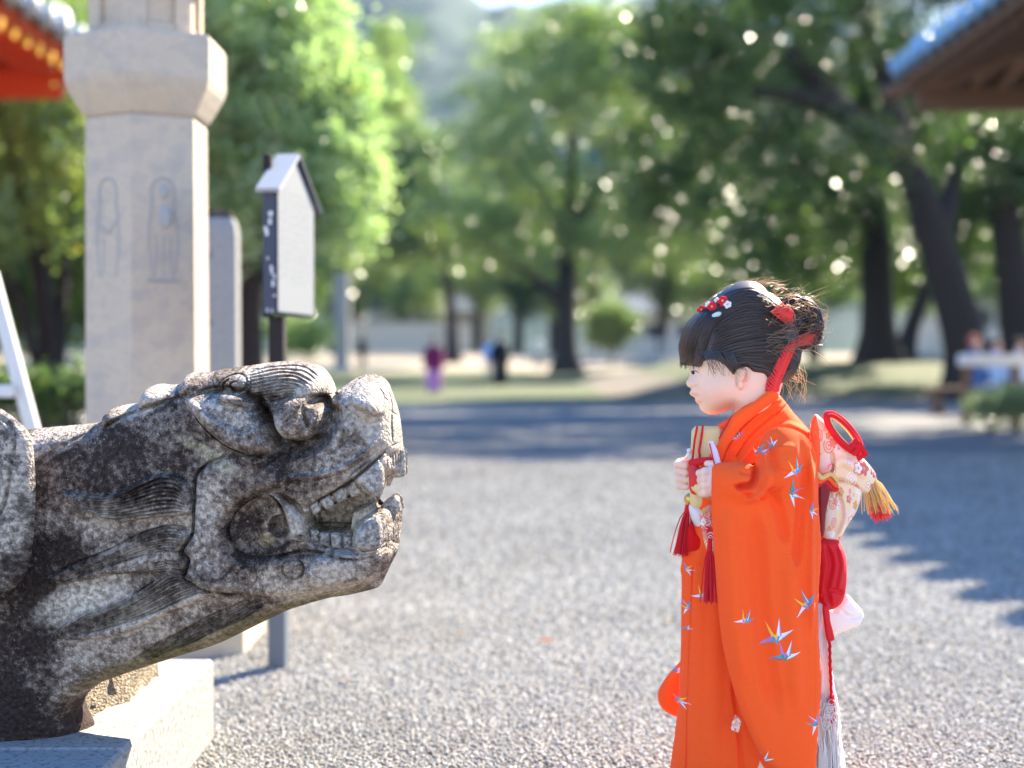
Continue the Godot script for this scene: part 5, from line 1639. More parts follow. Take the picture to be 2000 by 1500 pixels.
	obj("rough_slab", sh, M.rough_stone, T)
	# --- fore foot that grips the slab
	var f := Field.new(Vector3(-0.95, 0.15, -0.05), Vector3(-0.25, 0.75, 0.42), 0.016)
	f.bone(Vector3(-0.66, 0.62, 0.12), Vector3(-0.56, 0.40, 0.22), 0.13, 0.10, 0.05)
	f.bone(Vector3(-0.56, 0.40, 0.22), Vector3(-0.50, 0.30, 0.24), 0.10, 0.07, 0.05)
	for e in 4: f.bone(Vector3(-0.52, 0.31, 0.20 + e * 0.025), Vector3(-0.40 + 0.012 * e, 0.285, 0.10 + e * 0.062), 0.045, 0.026, 0.025)
	sh = Shape.new(); f.into(sh)
	var nf := FastNoiseLite.new(); nf.seed = 8; nf.frequency = 30.0
	for i in sh.v.size(): sh.c[i] = (dark * 0.6).lerp(mid, clampf(0.45 + 0.9 * nf.get_noise_3dv(sh.v[i]), 0, 1))
	obj("fore_foot", sh, M.carved_stone, T, Vector3(-0.32, 0, -0.02))

func ring_pts(x: float, y: float, rx: float, ry: float, w := 0.13) -> PackedVector2Array:
	var l := []
	for i in 12:
		l.append(x + cos(TAU * i / 12.0) * rx)
		l.append(y + sin(TAU * i / 12.0) * ry)
	return pv(l, w)


# ---------------------------------------------------------------- the girl
const GD := 2.57                      # distance of her middle plane
var girl: Node3D

func pp(list: Array) -> PackedVector2Array:
	var out := PackedVector2Array()
	for i in range(0, list.size(), 2): out.push_back(Vector2(list[i], list[i + 1]))
	return out

func gpos(px: float, py: float, d: float) -> Vector3:     # a point in her own frame
	return at(px, py, d) - girl.position

func wear(r: Relief, called: String, m: Material, d: float, back := 0.6, stride := 3, parent: Node3D = null) -> MeshInstance3D:
	var k := d / F
	var o := obj(called, r.solid(1000.0, 700.0 + EYE / k, k, back, stride), m, girl if parent == null else parent)
	o.position = Vector3(0, 0, -d) - girl.position
	return o

func fill_tri(im: Image, a: Vector2, b: Vector2, c: Vector2, col: Color) -> void:
	var lo := a.min(b).min(c)
	var hi := a.max(b).max(c)
	var w := im.get_width()
	var h := im.get_height()
	for y in range(maxi(0, int(lo.y)), mini(h, int(hi.y) + 2)):
		for x in range(maxi(0, int(lo.x)), mini(w, int(hi.x) + 2)):
			if Geometry2D.point_is_inside_triangle(Vector2(x, y), a, b, c): im.set_pixel(x, y, col)

func crane(im: Image, mid: Vector2, size: float, turn: float, kind: int) -> void:
	var wh := Color(0.90, 0.88, 0.92)
	var te := Color(0.30, 0.60, 0.70)
	var la := Color(0.66, 0.52, 0.74)
	var ye := Color(0.98, 0.74, 0.30)
	var gr := Color(0.34, 0.55, 0.44)
	var re := Color(0.80, 0.16, 0.14)
	var pal: Array = [[wh, te, la, ye, re], [te, wh, gr, la, re], [la, wh, te, ye, gr], [wh, la, gr, te, ye]][kind % 4]
	var T := func(x: float, y: float) -> Vector2: return mid + Vector2(x, y).rotated(turn) * size
	fill_tri(im, T.call(-1.0, 0.42), T.call(-0.12, -0.02), T.call(-0.08, 0.30), pal[0])      # wings
	fill_tri(im, T.call(-1.0, 0.42), T.call(-0.08, 0.30), T.call(-0.2, 0.36), pal[4])
	fill_tri(im, T.call(0.95, -0.25), T.call(0.10, 0.0), T.call(0.12, 0.32), pal[1])
	fill_tri(im, T.call(0.95, -0.25), T.call(0.12, 0.32), T.call(0.35, 0.22), pal[2])
	fill_tri(im, T.call(-0.42, -0.85), T.call(-0.22, 0.1), T.call(0.0, 0.12), pal[3])        # neck and tail
	fill_tri(im, T.call(0.32, -0.95), T.call(0.02, 0.05), T.call(0.22, 0.10), pal[1])
	fill_tri(im, T.call(0.32, -0.95), T.call(0.22, 0.10), T.call(0.30, 0.05), pal[0])
	fill_tri(im, T.call(-0.25, 0.05), T.call(0.22, 0.05), T.call(0.0, 0.5), pal[2])          # body
	fill_tri(im, T.call(-0.12, -0.05), T.call(0.14, -0.05), T.call(0.0, 0.28), pal[3])

func print_cloth(called: String, r: Relief, base: Color, cranes: Array, per := 2.0, more := {}) -> StandardMaterial3D:
	var w := int((r.nx - 1) * r.s * per)
	var h := int((r.ny - 1) * r.s * per)
	var im := Image.create(w, h, false, Image.FORMAT_RGB8)
	im.fill(base)
	var rw := RandomNumberGenerator.new(); rw.seed = w + h
	for y in h:      # uneven weft threads
		for e in 20: im.fill_rect(Rect2i(w * e / 20 - rw.randi() % 9, y, w / 20 + 9, 1), Color(base.r * rw.randf_range(0.985, 1.0), base.g * rw.randf_range(0.95, 1.03), base.b * rw.randf_range(0.93, 1.04)))
	for c in cranes: crane(im, (Vector2(c[0], c[1]) - Vector2(r.x0, r.y0)) * per, c[2] * per * 0.86, c[3], c[4])
	var m := mat(called, Color.WHITE, 0.86, {"rim_enabled": true, "rim": 0.14, "rim_tint": 0.8, "metallic_specular": 0.2})
	for k in more: m.set(k, more[k])
	m.albedo_texture = ImageTexture.create_from_image(im)
	return m

func brocade(called: String, seed_: int, ground: Color, w := 256, h := 256) -> StandardMaterial3D:
	# flowers, waves and clouds woven in pink, cream and gold
	var im := Image.create(w, h, false, Image.FORMAT_RGB8)
	im.fill(ground)
	var r := RandomNumberGenerator.new(); r.seed = seed_
	var cols := [Color(0.93, 0.55, 0.48), Color(0.96, 0.86, 0.86), Color(0.86, 0.66, 0.38), Color(0.88, 0.40, 0.36), Color(0.95, 0.93, 0.9)]
	for q in 70:
		var c := Vector2(r.randf() * w, r.randf() * h)
		var big := r.randf_range(9, 26)
		var kind := r.randi() % 3
		var ca: Color = cols[r.randi() % 5]
		var cb: Color = cols[r.randi() % 5]
		for y in range(maxi(0, int(c.y - big)), mini(h, int(c.y + big) + 1)):
			for x in range(maxi(0, int(c.x - big)), mini(w, int(c.x + big) + 1)):
				var d := Vector2(x, y) - c
				var l := d.length() / big
				var a := d.angle()
				if kind == 0:      # five-petalled flower
					var e := 0.62 + 0.36 * absf(cos(a * 2.5))
					if l < e: im.set_pixel(x, y, ca if l < e * 0.82 else cb)
					if l < 0.22: im.set_pixel(x, y, cols[2])
				elif kind == 1:    # rings of a wave
					if l < 1.0 and int(l * 5.0) % 2 == 0: im.set_pixel(x, y, ca)
				elif l < 1.0 and absf(sin(a * 3.0 + l * 6.0)) < 0.35: im.set_pixel(x, y, cb)
	var m := mat(called, Color.WHITE, 0.55, {"rim_enabled": true, "rim": 0.2})
	m.albedo_texture = ImageTexture.create_from_image(im)
	return m

func tassel(called: String, m: Material, a: Vector3, b: Vector3, spread: float, count: int, thick: float, seed_: int) -> void:
	var r := RandomNumberGenerator.new(); r.seed = seed_
	var sh := Shape.new()
	for i in count:
		var off := Vector3(r.randfn(), 0.3 * r.randfn(), r.randfn()) * spread * 0.5
		var pts := PackedVector3Array()
		for e in 5:
			var f := e / 4.0
			pts.push_back(a.lerp(b, f) + off * sqrt(f) + Vector3(sin(i * 3.1 + f * 4.0), 0, cos(i * 1.7 + f * 3.0)) * spread * 0.06)
		sh.tube(pts, thick, thick * 0.8, 4)
	sh.tube(PackedVector3Array([a + Vector3(0, 0.008, 0), a.lerp(b, 0.12)]), spread * 0.28, spread * 0.42, 10)
	var o := obj(called, sh, m, girl)
	o.set_meta("kind", "stuff")

func lay(sh: Shape, r: Relief, a: PackedVector2Array, b: PackedVector2Array, count: int, d: float, over: float, thick: float, seed_: int) -> void:
	# hairs laid on a relief between two flow lines
	var rg := RandomNumberGenerator.new(); rg.seed = seed_
	var ca := Relief.curve(a, 1.0, false)
	var cb := Relief.curve(b, 1.0, false)
	var k := d / F
	for i in count:
		var f := rg.randf()
		var t0 := rg.randf_range(0.0, 0.35)
		var t1 := rg.randf_range(0.65, 1.0)
		var wob := rg.randf_range(-0.05, 0.05)
		var pts := PackedVector3Array()
		for e in 8:
			var t := lerpf(t0, t1, e / 7.0)
			var p := ca.sample_baked(ca.get_baked_length() * t).lerp(cb.sample_baked(cb.get_baked_length() * t), clampf(f + wob * sin(t * 5.0), 0, 1))
			var gi := int((p.x - r.x0) / r.s)
			var gj := int((p.y - r.y0) / r.s)
			if gi < 0 or gj < 0 or gi >= r.nx or gj >= r.ny or r.sd[gj * r.nx + gi] <= 0.5: continue
			pts.push_back(Vector3((p.x - 1000.0) * k, EYE + (700.0 - p.y) * k, (r.h[gj * r.nx + gi] + over) * k))
		if pts.size() > 3: sh.tube(pts, thick * k, thick * k * 0.6, 3, false)

func build_girl() -> void:
	girl = thing("person", Vector3((1470.0 - 1000.0) / F * GD, 0, -GD), "small girl in an orange crane-print kimono facing the stone tortoise", "person")
	var k := GD / F
	var orange := Color(1.0, 0.365, 0.15)
	# ---------- head
	var hd := Relief.new(pp([1349, 640, 1346, 665, 1344, 690, 1344, 708, 1346, 718, 1348.5, 727, 1348.5, 733, 1345.5, 740, 1341.5, 746, 1341.5, 751, 1345, 756, 1350.5, 758, 1350.5, 762, 1347.8, 767, 1349, 771.5, 1354.5, 775, 1358.5, 778, 1358.5, 782, 1361, 787, 1366, 790.5, 1367, 795, 1370, 801, 1378, 807, 1389, 810, 1403, 809, 1418, 803, 1430, 800, 1436, 806, 1440, 818, 1452, 830, 1490, 830, 1510, 806, 1519, 780, 1528, 750, 1545, 720, 1553, 680, 1550, 635, 1525, 590, 1490, 566, 1450, 560, 1410, 575, 1375, 603]), 1.0, 0.9)
	hd.swell(0.98, 98.0, 26.0, 6.0)
	hd.soften(3, 1)
	hd.blob(1400, 764, 48, 38, 8.0)            # cheek
	hd.blob(1362, 729, 18, 9, -5.0)            # eye socket
	hd.blob(1356, 751, 10, 7, 5.0)             # wing of the nose
	hd.blob(1380, 700, 40, 20, 4.0)
	hd.stroke(pp([1351, 754, 1355, 756]), 2.6, -4.0)
	hd.stroke(pp([1361, 744, 1363, 751, 1360, 757]), 3.0, -2.5)
	hd.stroke(pp([1357, 778, 1362, 777, 1367, 776]), 2.2, -2.5)
	hd.blob(1358, 771, 11, 5, 1.5)
	hd.blob(1366, 784, 10, 5, 1.5)
	hd.region(pp([1436, 722, 1442, 713, 1453, 712, 1461, 722, 1460, 737, 1452, 747, 1450, 757, 1443, 760, 1439, 750, 1440, 735]), 9.0, 5.0)
	hd.stroke(pp([1442, 722, 1450, 718, 1456, 726, 1452, 740, 1446, 748]), 3.4, -7.0)
	hd.stroke(pp([1430, 715, 1436, 735, 1438, 757]), 3.0, -3.0)
	hd.settle()
	for j in hd.ny:
		for i in hd.nx:
			var q := j * hd.nx + i
			var p := Vector2(hd.x0 + i, hd.y0 + j)
			var c := Color(1, 1, 1)
			var f := 1.0 - p.distance_to(Vector2(1402, 762)) / 46.0
			if f > 0: c = c.lerp(Color(1.0, 0.86, 0.82), f * 0.8)
			f = 1.0 - ((p - Vector2(1356, 770)) / Vector2(14, 5)).length()
			if f > 0: c = c.lerp(Color(0.98, 0.70, 0.66), minf(1.0, f * 1.3))
			f = 1.0 - ((p - Vector2(1364, 785)) / Vector2(12, 6)).length()
			if f > 0: c = c.lerp(Color(0.98, 0.70, 0.66), minf(1.0, f * 1.3))
			f = 1.0 - ((p - Vector2(1449, 735)) / Vector2(16, 28)).length()
			if f > 0: c = c.lerp(Color(1.0, 0.78, 0.72), f)
			hd.col[q] = c
	var kb := GD / F
	var skin := hd.solid(1000.0, 700.0 + EYE / kb, kb, 1.0, 2)
	var turn := Basis(Vector3.UP, -0.13)
	var axis := Vector3((1460.0 - 1000.0) * kb, 0, 0)
	var tip := Transform3D(turn, axis - turn * axis)
	var shift := Vector3(0, 0, -GD) - girl.position
	for i in skin.v.size():
		skin.v[i] = tip * skin.v[i]; skin.n[i] = turn * skin.n[i]
	# trunk, arms and legs inside the clothes
	var f := Field.new(Vector3(0.12, 0.0, -0.2), Vector3(0.62, 0.78, 0.22), 0.013)
	var W := func(px: float, py: float, z: float) -> Vector3: return Vector3((px - 1000.0) * kb, EYE + (700.0 - py) * kb, z)
	f.bone(W.call(1484, 822, 0), W.call(1490, 890, 0), 0.020, 0.03, 0.02)
	f.bone(W.call(1490, 900, 0), W.call(1480, 1050, 0), 0.052, 0.062, 0.04)
	f.bone(W.call(1480, 1050, 0), W.call(1475, 1180, 0), 0.062, 0.066, 0.04)
	for s in [-1.0, 1.0]:
		f.bone(W.call(1480, 1190, s * 0.035), W.call(1475, 1390, s * 0.034), 0.045, 0.033, 0.02)
		f.bone(W.call(1475, 1390, s * 0.034), W.call(1480, 1580, s * 0.04), 0.033, 0.024, 0.02)
		f.bone(W.call(1480, 1590, s * 0.05), W.call(1400, 1598, s * 0.055), 0.022, 0.017, 0.02)
		f.bone(W.call(1510, 880, s * 0.035), W.call(1505, 960, s * 0.095), 0.026, 0.024, 0.03)
	f.bone(W.call(1505, 960, 0.095), W.call(1408, 935, 0.09), 0.024, 0.02, 0.02)
	f.bone(W.call(1505, 960, -0.095), W.call(1372, 928, -0.05), 0.028, 0.02, 0.02)
	f.into(skin)
	# hands: curled fingers that hold the cord and the fan
	f = Field.new(W.call(1312, 985, -0.10), W.call(1385, 880, -0.005), 0.0021)
	var hm := -0.052
	f.bone(W.call(1372, 928, hm), W.call(1352, 924, hm), 0.018, 0.019, 0.012)
	f.bone(W.call(1352, 915, hm), W.call(1350, 940, hm), 0.016, 0.014, 0.01)
	for e in 4:
		var y := 908.0 + e * 14.0
		var len: float = [1.0, 1.06, 1.0, 0.82][e]
		var kn: Vector3 = W.call(1338 - 5.0 * len, y - 1.0, hm + 0.012)
		var tp: Vector3 = W.call(1326 + (e * 1.2), y + 1.5, hm + 0.030)
		f.bone(W.call(1352, y - 3.0 + 2.0 * e * 0.3, hm - 0.006), kn, 0.0078, 0.0074, 0.0025)
		f.bone(kn, tp, 0.0074, 0.0068, 0.0022)
		f.bone(tp, W.call(1342 + e, y + 3.0, hm + 0.040), 0.0067, 0.0056, 0.0022)
	f.bone(W.call(1360, 912, hm + 0.012), W.call(1347, 900, hm + 0.028), 0.0088, 0.0078, 0.004)
	f.bone(W.call(1347, 900, hm + 0.028), W.call(1335, 906, hm + 0.036), 0.0078, 0.0062, 0.003)
	f.into(skin)
	f = Field.new(W.call(1335, 990, 0.03), W.call(1425, 880, 0.15), 0.0021)
	hm = 0.088
	f.bone(W.call(1412, 936, hm), W.call(1388, 932, hm), 0.019, 0.021, 0.012)
	f.bone(W.call(1386, 918, hm), W.call(1382, 944, hm), 0.017, 0.015, 0.01)
	for e in 4:
		var y := 914.0 + e * 13.0
		var len: float = [1.0, 1.05, 1.0, 0.85][e]
		var kn: Vector3 = W.call(1368 - 4.0 * len, y, hm + 0.004)
		var tp: Vector3 = W.call(1356 + e * 1.5, y + 4.0, hm - 0.012)
		f.bone(W.call(1384, y - 1.0, hm + 0.006), kn, 0.0082, 0.0078, 0.003)
		f.bone(kn, tp, 0.0077, 0.0068, 0.0025)
		f.bone(tp, W.call(1368 + e, y + 6.0, hm - 0.024), 0.0067, 0.0057, 0.0022)
	f.bone(W.call(1396, 918, hm + 0.002), W.call(1384, 902, hm - 0.006), 0.009, 0.008, 0.004)
	f.bone(W.call(1384, 902, hm - 0.006), W.call(1371, 900, hm - 0.014), 0.0078, 0.0064, 0.003)
	f.into(skin)
	var body := obj("body", skin, M.skin, girl)
	body.position = shift
	# eye, brow and lashes
	var eh := hd.h[int(728 - hd.y0) * hd.nx + int(1357 - hd.x0)]
	var ep := tip * Vector3((1357.0 - 1000.0) * kb, EYE + (700.0 - 727.5) * kb, (eh - 2.6) * kb)
	var sh := Shape.new(); sh.ball(ep, Vector3(0.0060, 0.0042, 0.0046), 8, 12, Basis(Vector3.UP, -0.9)); var ey := obj("eye", sh, mat("eye_brown", lin(0.015, 0.008, 0.006), 0.12), girl); ey.position = shift
	sh = Shape.new()
	var lid := PackedVector3Array()
	for e in 7:
		var q := Vector2(1351.0 + e * 2.6, 725.6 - sin(e / 6.0 * PI) * 2.2 + e * 0.35)
		lid.push_back(tip * Vector3((q.x - 1000.0) * kb, EYE + (700.0 - q.y) * kb, (hd.h[int(q.y - hd.y0) * hd.nx + int(q.x - hd.x0)] + 0.3) * kb))
	sh.tube(lid, 0.0012, 0.0006, 5); var la := obj("eyelash", sh, M.hair, girl); la.position = shift

	# ---------- hair
	var hr := Relief.new(pp([1326, 674, 1327.5, 695, 1330, 711, 1340, 713.5, 1355, 715, 1368, 717, 1377, 707, 1389, 704, 1402, 707, 1414, 715, 1424, 726, 1431, 733, 1437, 727, 1446, 719, 1458, 719, 1468, 727, 1488, 731, 1496, 742, 1502, 756, 1522, 750, 1546, 737, 1560, 712, 1564, 690, 1570, 655, 1556, 615, 1530, 594, 1508, 580, 1490, 560, 1466, 549, 1440, 551, 1412, 564, 1385, 586, 1360, 610, 1338, 636]), 1.0, 0.9)
	hr.swell(1.12, 118.0, 22.0, 6.0)
	hr.soften(3, 1)
	for j in hr.ny:
		for i in hr.nx:
			var q := j * hr.nx + i
			if hr.sd[q] > 0.0: hr.h[q] = maxf(hr.h[q], hd.high(hr.x0 + i, hr.y0 + j) - 3.0 + 11.0 * minf(1.0, hr.sd[q] / 7.0))
	hr.region(pp([1326, 674, 1330, 711, 1368, 717, 1376, 690, 1390, 650, 1400, 620, 1360, 612]), 12.0, 16.0)
	hr.strands(pp([1412, 566, 1360, 612, 1335, 650, 1329, 706]), pp([1440, 585, 1398, 630, 1380, 670, 1368, 714]), 12, 2.0, -2.4, 0.6)
	hr.strands(pp([1395, 600, 1430, 570, 1475, 565, 1520, 605]), pp([1384, 690, 1425, 675, 1480, 662, 1540, 656]), 19, 2.2, -2.6, 0.8)
	hr.strands(pp([1386, 691, 1427, 676, 1482, 663, 1542, 660]), pp([1430, 712, 1480, 718, 1520, 730, 1550, 715]), 9, 2.2, -2.4, 0.8)
	hr.settle()
	var hs := hr.solid(1000.0, 700.0 + EYE / kb, kb, 1.0, 2)
	for i in hs.v.size():
		hs.v[i] = tip * hs.v[i]; hs.n[i] = turn * hs.n[i]
	var hair := obj("hair", hs, M.hair, girl)
	hair.position = shift
	var st := Shape.new()
	lay(st, hr, pp([1412, 568, 1362, 614, 1338, 650, 1330, 708]), pp([1440, 590, 1398, 632, 1380, 672, 1368, 714]), 260, GD, 0.6, 0.42, 1)
	lay(st, hr, pp([1395, 598, 1430, 572, 1475, 567, 1530, 610]), pp([1385, 689, 1425, 674, 1480, 661, 1545, 657]), 420, GD, 0.6, 0.42, 2)
	lay(st, hr, pp([1386, 689, 1427, 675, 1482, 662, 1550, 660]), pp([1430, 708, 1480, 716, 1520, 730, 1552, 712]), 240, GD, 0.6, 0.42, 3)
	for i in st.v.size(): st.v[i] = tip * st.v[i]
	var so := obj("hair_strand", st, mat("hair_dark_strand", lin(0.045, 0.026, 0.018), 0.32, {"metallic_specular": 0.6}), hair)
	so.set_meta("kind", "stuff")
	# bun of loose locks
	var rg := RandomNumberGenerator.new(); rg.seed = 21
	sh = Shape.new()
	sh.ball(W.call(1550, 632, 0.0), Vector3(0.030, 0.030, 0.040), 10, 14)
	var lock := func(o: Shape, from: Vector3, mid: Vector3, to: Vector3, r0: float, r1: float) -> void:
		var pts := PackedVector3Array()
		for e in 9:
			var t := e / 8.0
			pts.push_back(from * (1 - t) * (1 - t) + mid * 2.0 * t * (1 - t) + to * t * t)
		o.tube(pts, r0, r1, 5)
	for i in 190:
		var a := rg.randf() * TAU
		var b := a + rg.randf_range(0.7, 2.4)
		var z := rg.randf_range(-0.03, 0.045)
		var ra := rg.randf_range(24, 52)
		var A: Vector3 = W.call(1550 + cos(a) * ra, 632 + sin(a) * ra * 0.95, z)
		var B: Vector3 = W.call(1550 + cos((a + b) / 2) * ra * 1.3, 632 + sin((a + b) / 2) * ra * 1.25, z + 0.012)
		var C: Vector3 = W.call(1550 + cos(b) * ra, 632 + sin(b) * ra * 0.95, z + rg.randf_range(-0.01, 0.01))
		lock.call(sh, A, B, C, 0.0028, 0.0012)
	for i in 0:      # locks swept from the crown over to the bun
		var z := rg.randf_range(0.005, 0.06)
		lock.call(sh, W.call(1440 + rg.randf() * 50, 575 + rg.randf() * 60, z + 0.012), W.call(1500, 585 + rg.randf() * 70, 0.085 - rg.randf() * 0.02), W.call(1540 + rg.randf() * 20, 610 + rg.randf() * 40, 0.04), 0.0022, 0.0014)
	var bun := obj("bun", sh, M.hair, girl); bun.position = shift
	# wisps in a lighter brown, coloured as if lit from behind
	sh = Shape.new()
	for i in 330:
		var z := rg.randf_range(-0.045, 0.06)
		var a := rg.randf_range(-2.2, 1.2)
		var r0 := rg.randf_range(18, 44)
		var r1 := r0 + rg.randf_range(4, 34) * rg.randf()
		var sw := rg.randf_range(-0.8, 0.8)
		lock.call(sh, W.call(1550 + cos(a) * r0, 632 + sin(a) * r0, z), W.call(1550 + cos(a + sw * 0.5) * r1 * 1.15, 632 + sin(a + sw * 0.5) * r1 * 1.1, z + rg.randf_range(-0.01, 0.01)), W.call(1550 + cos(a + sw) * r1, 632 + sin(a + sw) * r1, z + rg.randf_range(-0.012, 0.012)), 0.00034, 0.00016)
	for i in 150:     # untidy hairs over the cords and the side of the bun
		var x := rg.randf_range(1478, 1570)
		var y := rg.randf_range(575, 690)
		var z := 0.080 - 0.035 * maxf(0.0, (x - 1500.0) / 70.0) + rg.randf() * 0.008
		lock.call(sh, W.call(x, y, z), W.call(x + rg.randf_range(0, 30), y - rg.randf_range(-8, 16), z + 0.004), W.call(x + rg.randf_range(10, 50), y + rg.randf_range(-26, 24), z - 0.012), 0.0005, 0.0002)
	for i in 60:      # along the crown
		var x := rg.randf_range(1370, 1520)
		var y := 549.0 + pow((x - 1462.0) / 95.0, 2) * 46.0
		lock.call(sh, W.call(x, y + 6, rg.randf_range(-0.03, 0.03)), W.call(x + 14, y - rg.randf() * 14, 0.0), W.call(x + rg.randf_range(10, 46), y + rg.randf_range(-12, 12), 0.0), 0.00032, 0.00015)
	for i in 38:      # below the bun and at the nape
		var x := rg.randf_range(1500, 1560)
		lock.call(sh, W.call(x, 690 + rg.randf() * 50, rg.randf_range(-0.02, 0.05)), W.call(x + rg.randf_range(10, 40), 730 + rg.randf() * 30, 0.0), W.call(x + rg.randf_range(-10, 50), 735 + rg.randf() * 55, 0.01), 0.00036, 0.00018)
	var wi := obj("hair_wisp", sh, M.hair_strand, girl); wi.position = shift; wi.set_meta("kind", "stuff")
	var sl := Shape.new()
	for i in 90:      # the cut ends of the fringe
		var x := rg.randf_range(1328, 1374)
		var q := clampi(int(700 - hr.y0), 0, hr.ny - 1) * hr.nx + clampi(int(x - hr.x0), 0, hr.nx - 1)
		var z := minf(hr.h[q], 60.0) * kb * rg.randf_range(0.3, 1.0)
		var A: Vector3 = tip * W.call(x + 4, 672, z + 0.004)
		lock.call(sl, A, tip * W.call(x, 696, z + 0.003), tip * W.call(x + rg.randf_range(-2, 3), 712 + rg.randf() * 11, z - 0.001), 0.0005, 0.00025)
	for i in 60:      # at the temple and in front of the ear
		var x := rg.randf_range(1368, 1432)
		lock.call(sl, tip * W.call(x, 686, 0.074), tip * W.call(x + 10, 708, 0.086), tip * W.call(x + rg.randf_range(4, 34), 712 + rg.randf() * 26, 0.076), 0.0004, 0.0002)
	var sk := obj("side_lock", sl, so.material_override, girl); sk.position = shift; sk.set_meta("kind", "stuff")
	# twisted coral cord bands in the hair
	for e in [[[1543, 655, 0.042], [1522, 690, 0.06], [1500, 742, 0.062], [1497, 762, 0.058], 13.0], [[1545, 668, 0.045], [1560, 664, 0.048], [1578, 656, 0.04], [1580, 650, 0.03], 10.0], [[1503, 604, 0.07], [1512, 612, 0.074], [1522, 618, 0.07], [1530, 624, 0.06], 14.0]]:
		var cv := Curve3D.new(); cv.bake_interval = 0.0035
		var pts := []
		for i in 4: pts.append(W.call(e[i][0], e[i][1], e[i][2]))
		for i in 4:
			var dd: Vector3 = (pts[mini(i + 1, 3)] - pts[maxi(i - 1, 0)]) / 6.0
			cv.add_point(pts[i], -dd, dd)
		var bk := cv.get_baked_points()
		sh = Shape.new()
		sh.tube(bk, e[4] * kb * 0.86, e[4] * kb * 0.8, 10, true, 0.6)
		for s in 7:           # the twist: strands wound round the band
			var wp := PackedVector3Array()
			for i in bk.size():
				var dv := (bk[mini(i + 1, bk.size() - 1)] - bk[maxi(i - 1, 0)]).normalized()
				var sd := dv.cross(Vector3(0, 0, 1)).normalized()
				var a := TAU * s / 7.0 + i * 0.42
				wp.push_back(bk[i] + (sd * cos(a) + Vector3(0, 0, 0.62) * sin(a)) * e[4] * kb * 0.9)
			if wp.size() > 2: sh.tube(wp, 0.0021, 0.0021, 5)
		var cb := obj("hair_cord", sh, M.coral_cord, girl); cb.position = shift
	# flowers over the brow
	for e in [[1371, 606, 9.5, 0], [1391, 601, 10.5, 0], [1411, 590, 10.5, 0], [1383, 596, 6.5, 1], [1420, 597, 8.0, 1], [1400, 588, 6.0, 1]]:
		var gi := int(e[0] - hr.x0)
		var gj := int(e[1] - hr.y0)
		var c: Vector3 = tip * Vector3((e[0] - 1000.0) * kb, EYE + (700.0 - e[1]) * kb, (maxf(hr.h[gj * hr.nx + gi], 14.0) + 3.0) * kb)
		var out := Vector3(-0.45, 0.35, 1.0).normalized()
		var sx := out.cross(Vector3.UP).normalized()
		var sy := sx.cross(out)
		var fl := Node3D.new(); fl.name = "hair_flower" if not girl.has_node("hair_flower") else "hair_flower_%03d" % (e[0] as int); girl.add_child(fl); fl.position = shift + c
		for p in 5:
			var a: float = TAU * p / 5.0 + e[0]
			sh = Shape.new(); sh.ball((sx * cos(a) + sy * sin(a)) * e[2] * kb * 0.55, Vector3(e[2], e[2] * 0.8, e[2] * 0.35) * kb * 0.55, 5, 8, Basis(sx, sy, out) * Basis(Vector3(0, 0, 1), -a))
			obj("petal", sh, M.red_cord if e[3] == 0 else M.white_silk, fl)
		sh = Shape.new(); sh.ball(out * e[2] * kb * 0.2, Vector3.ONE * e[2] * kb * 0.22, 5, 8); obj("flower_heart", sh, M.gold_thread, fl)
	sh = Shape.new(); sh.ball(W.call(1391, 617, 0.052), Vector3(0.010, 0.005, 0.004), 6, 10, Basis(Vector3(0, 0, 1), 0.4)); var lf := obj("felt_leaf", sh, mat("felt_green", lin(0.55, 0.62, 0.52), 0.9), girl); lf.position = shift

	# ---------- kimono
	var r := Relief.new(pp([1434, 812, 1456, 798, 1490, 775, 1516, 767, 1530, 780, 1550, 806, 1578, 838, 1594, 866, 1602, 910, 1608, 980, 1610, 1060, 1608, 1125, 1336, 1125, 1337, 1078, 1346, 1040, 1351, 990, 1353, 940, 1352, 900, 1362, 868, 1388, 842, 1412, 824]), 1.5, 0.9)
	r.swell(0.72, 105.0, 26.0, 8.0)
	r.stroke(pp([1520, 778, 1480, 802, 1440, 838, 1412, 878, 1400, 915]), 7.0, 9.0, 1.0, false)
	r.stroke(pp([1534, 790, 1492, 818, 1456, 850, 1430, 888]), 3.0, -7.0, 1.0, false)
	r.stroke(pp([1580, 846, 1530, 828, 1490, 842, 1456, 872, 1434, 902]), 10.0, 9.0, 1.0, false)
	r.settle()
	var cloth := print_cloth("crane_cloth_bodice", r, orange, [[1430, 847, 22, -0.25, 0], [1470, 880, 18, 1.2, 3], [1502, 858, 16, -0.5, 1]])
	wear(r, "bodice", cloth, GD, 1.0, 3)
	# crossed collar with its red under-edge
	r = Relief.new(pp([1436, 806, 1470, 786, 1504, 762, 1516, 764, 1520, 778, 1482, 806, 1446, 838, 1420, 876, 1404, 918, 1388, 914, 1400, 872, 1420, 834]), 1.2, 0.9)
	r.swell(0.5, 14.0, 8.0, 5.0)
	for q in r.nx * r.ny: r.h[q] *= 1.0
	wear(r, "collar", print_cloth("plain_collar", r, orange, []), GD - 0.062, 1.0, 3)
	r = Relief.new(pp([1428, 812, 1440, 803, 1470, 782, 1474, 787, 1442, 812, 1424, 836, 1410, 858, 1404, 856]), 1.2, 0.7)
	r.flat(8.0, 5.0)
	wear(r, "under_collar", M.red_cloth, GD - 0.045, 1.0, 3)
	# skirt
	r = Relief.new(pp([1337, 1072, 1400, 1068, 1480, 1066, 1560, 1066, 1608, 1070, 1612, 1200, 1608, 1400, 1602, 1520, 1590, 1590, 1450, 1594, 1304, 1590, 1311, 1500, 1319, 1440, 1326, 1380, 1331, 1260, 1332, 1150]), 1.5, 0.7)
	r.swell(0.62, 110.0, 34.0, 10.0)
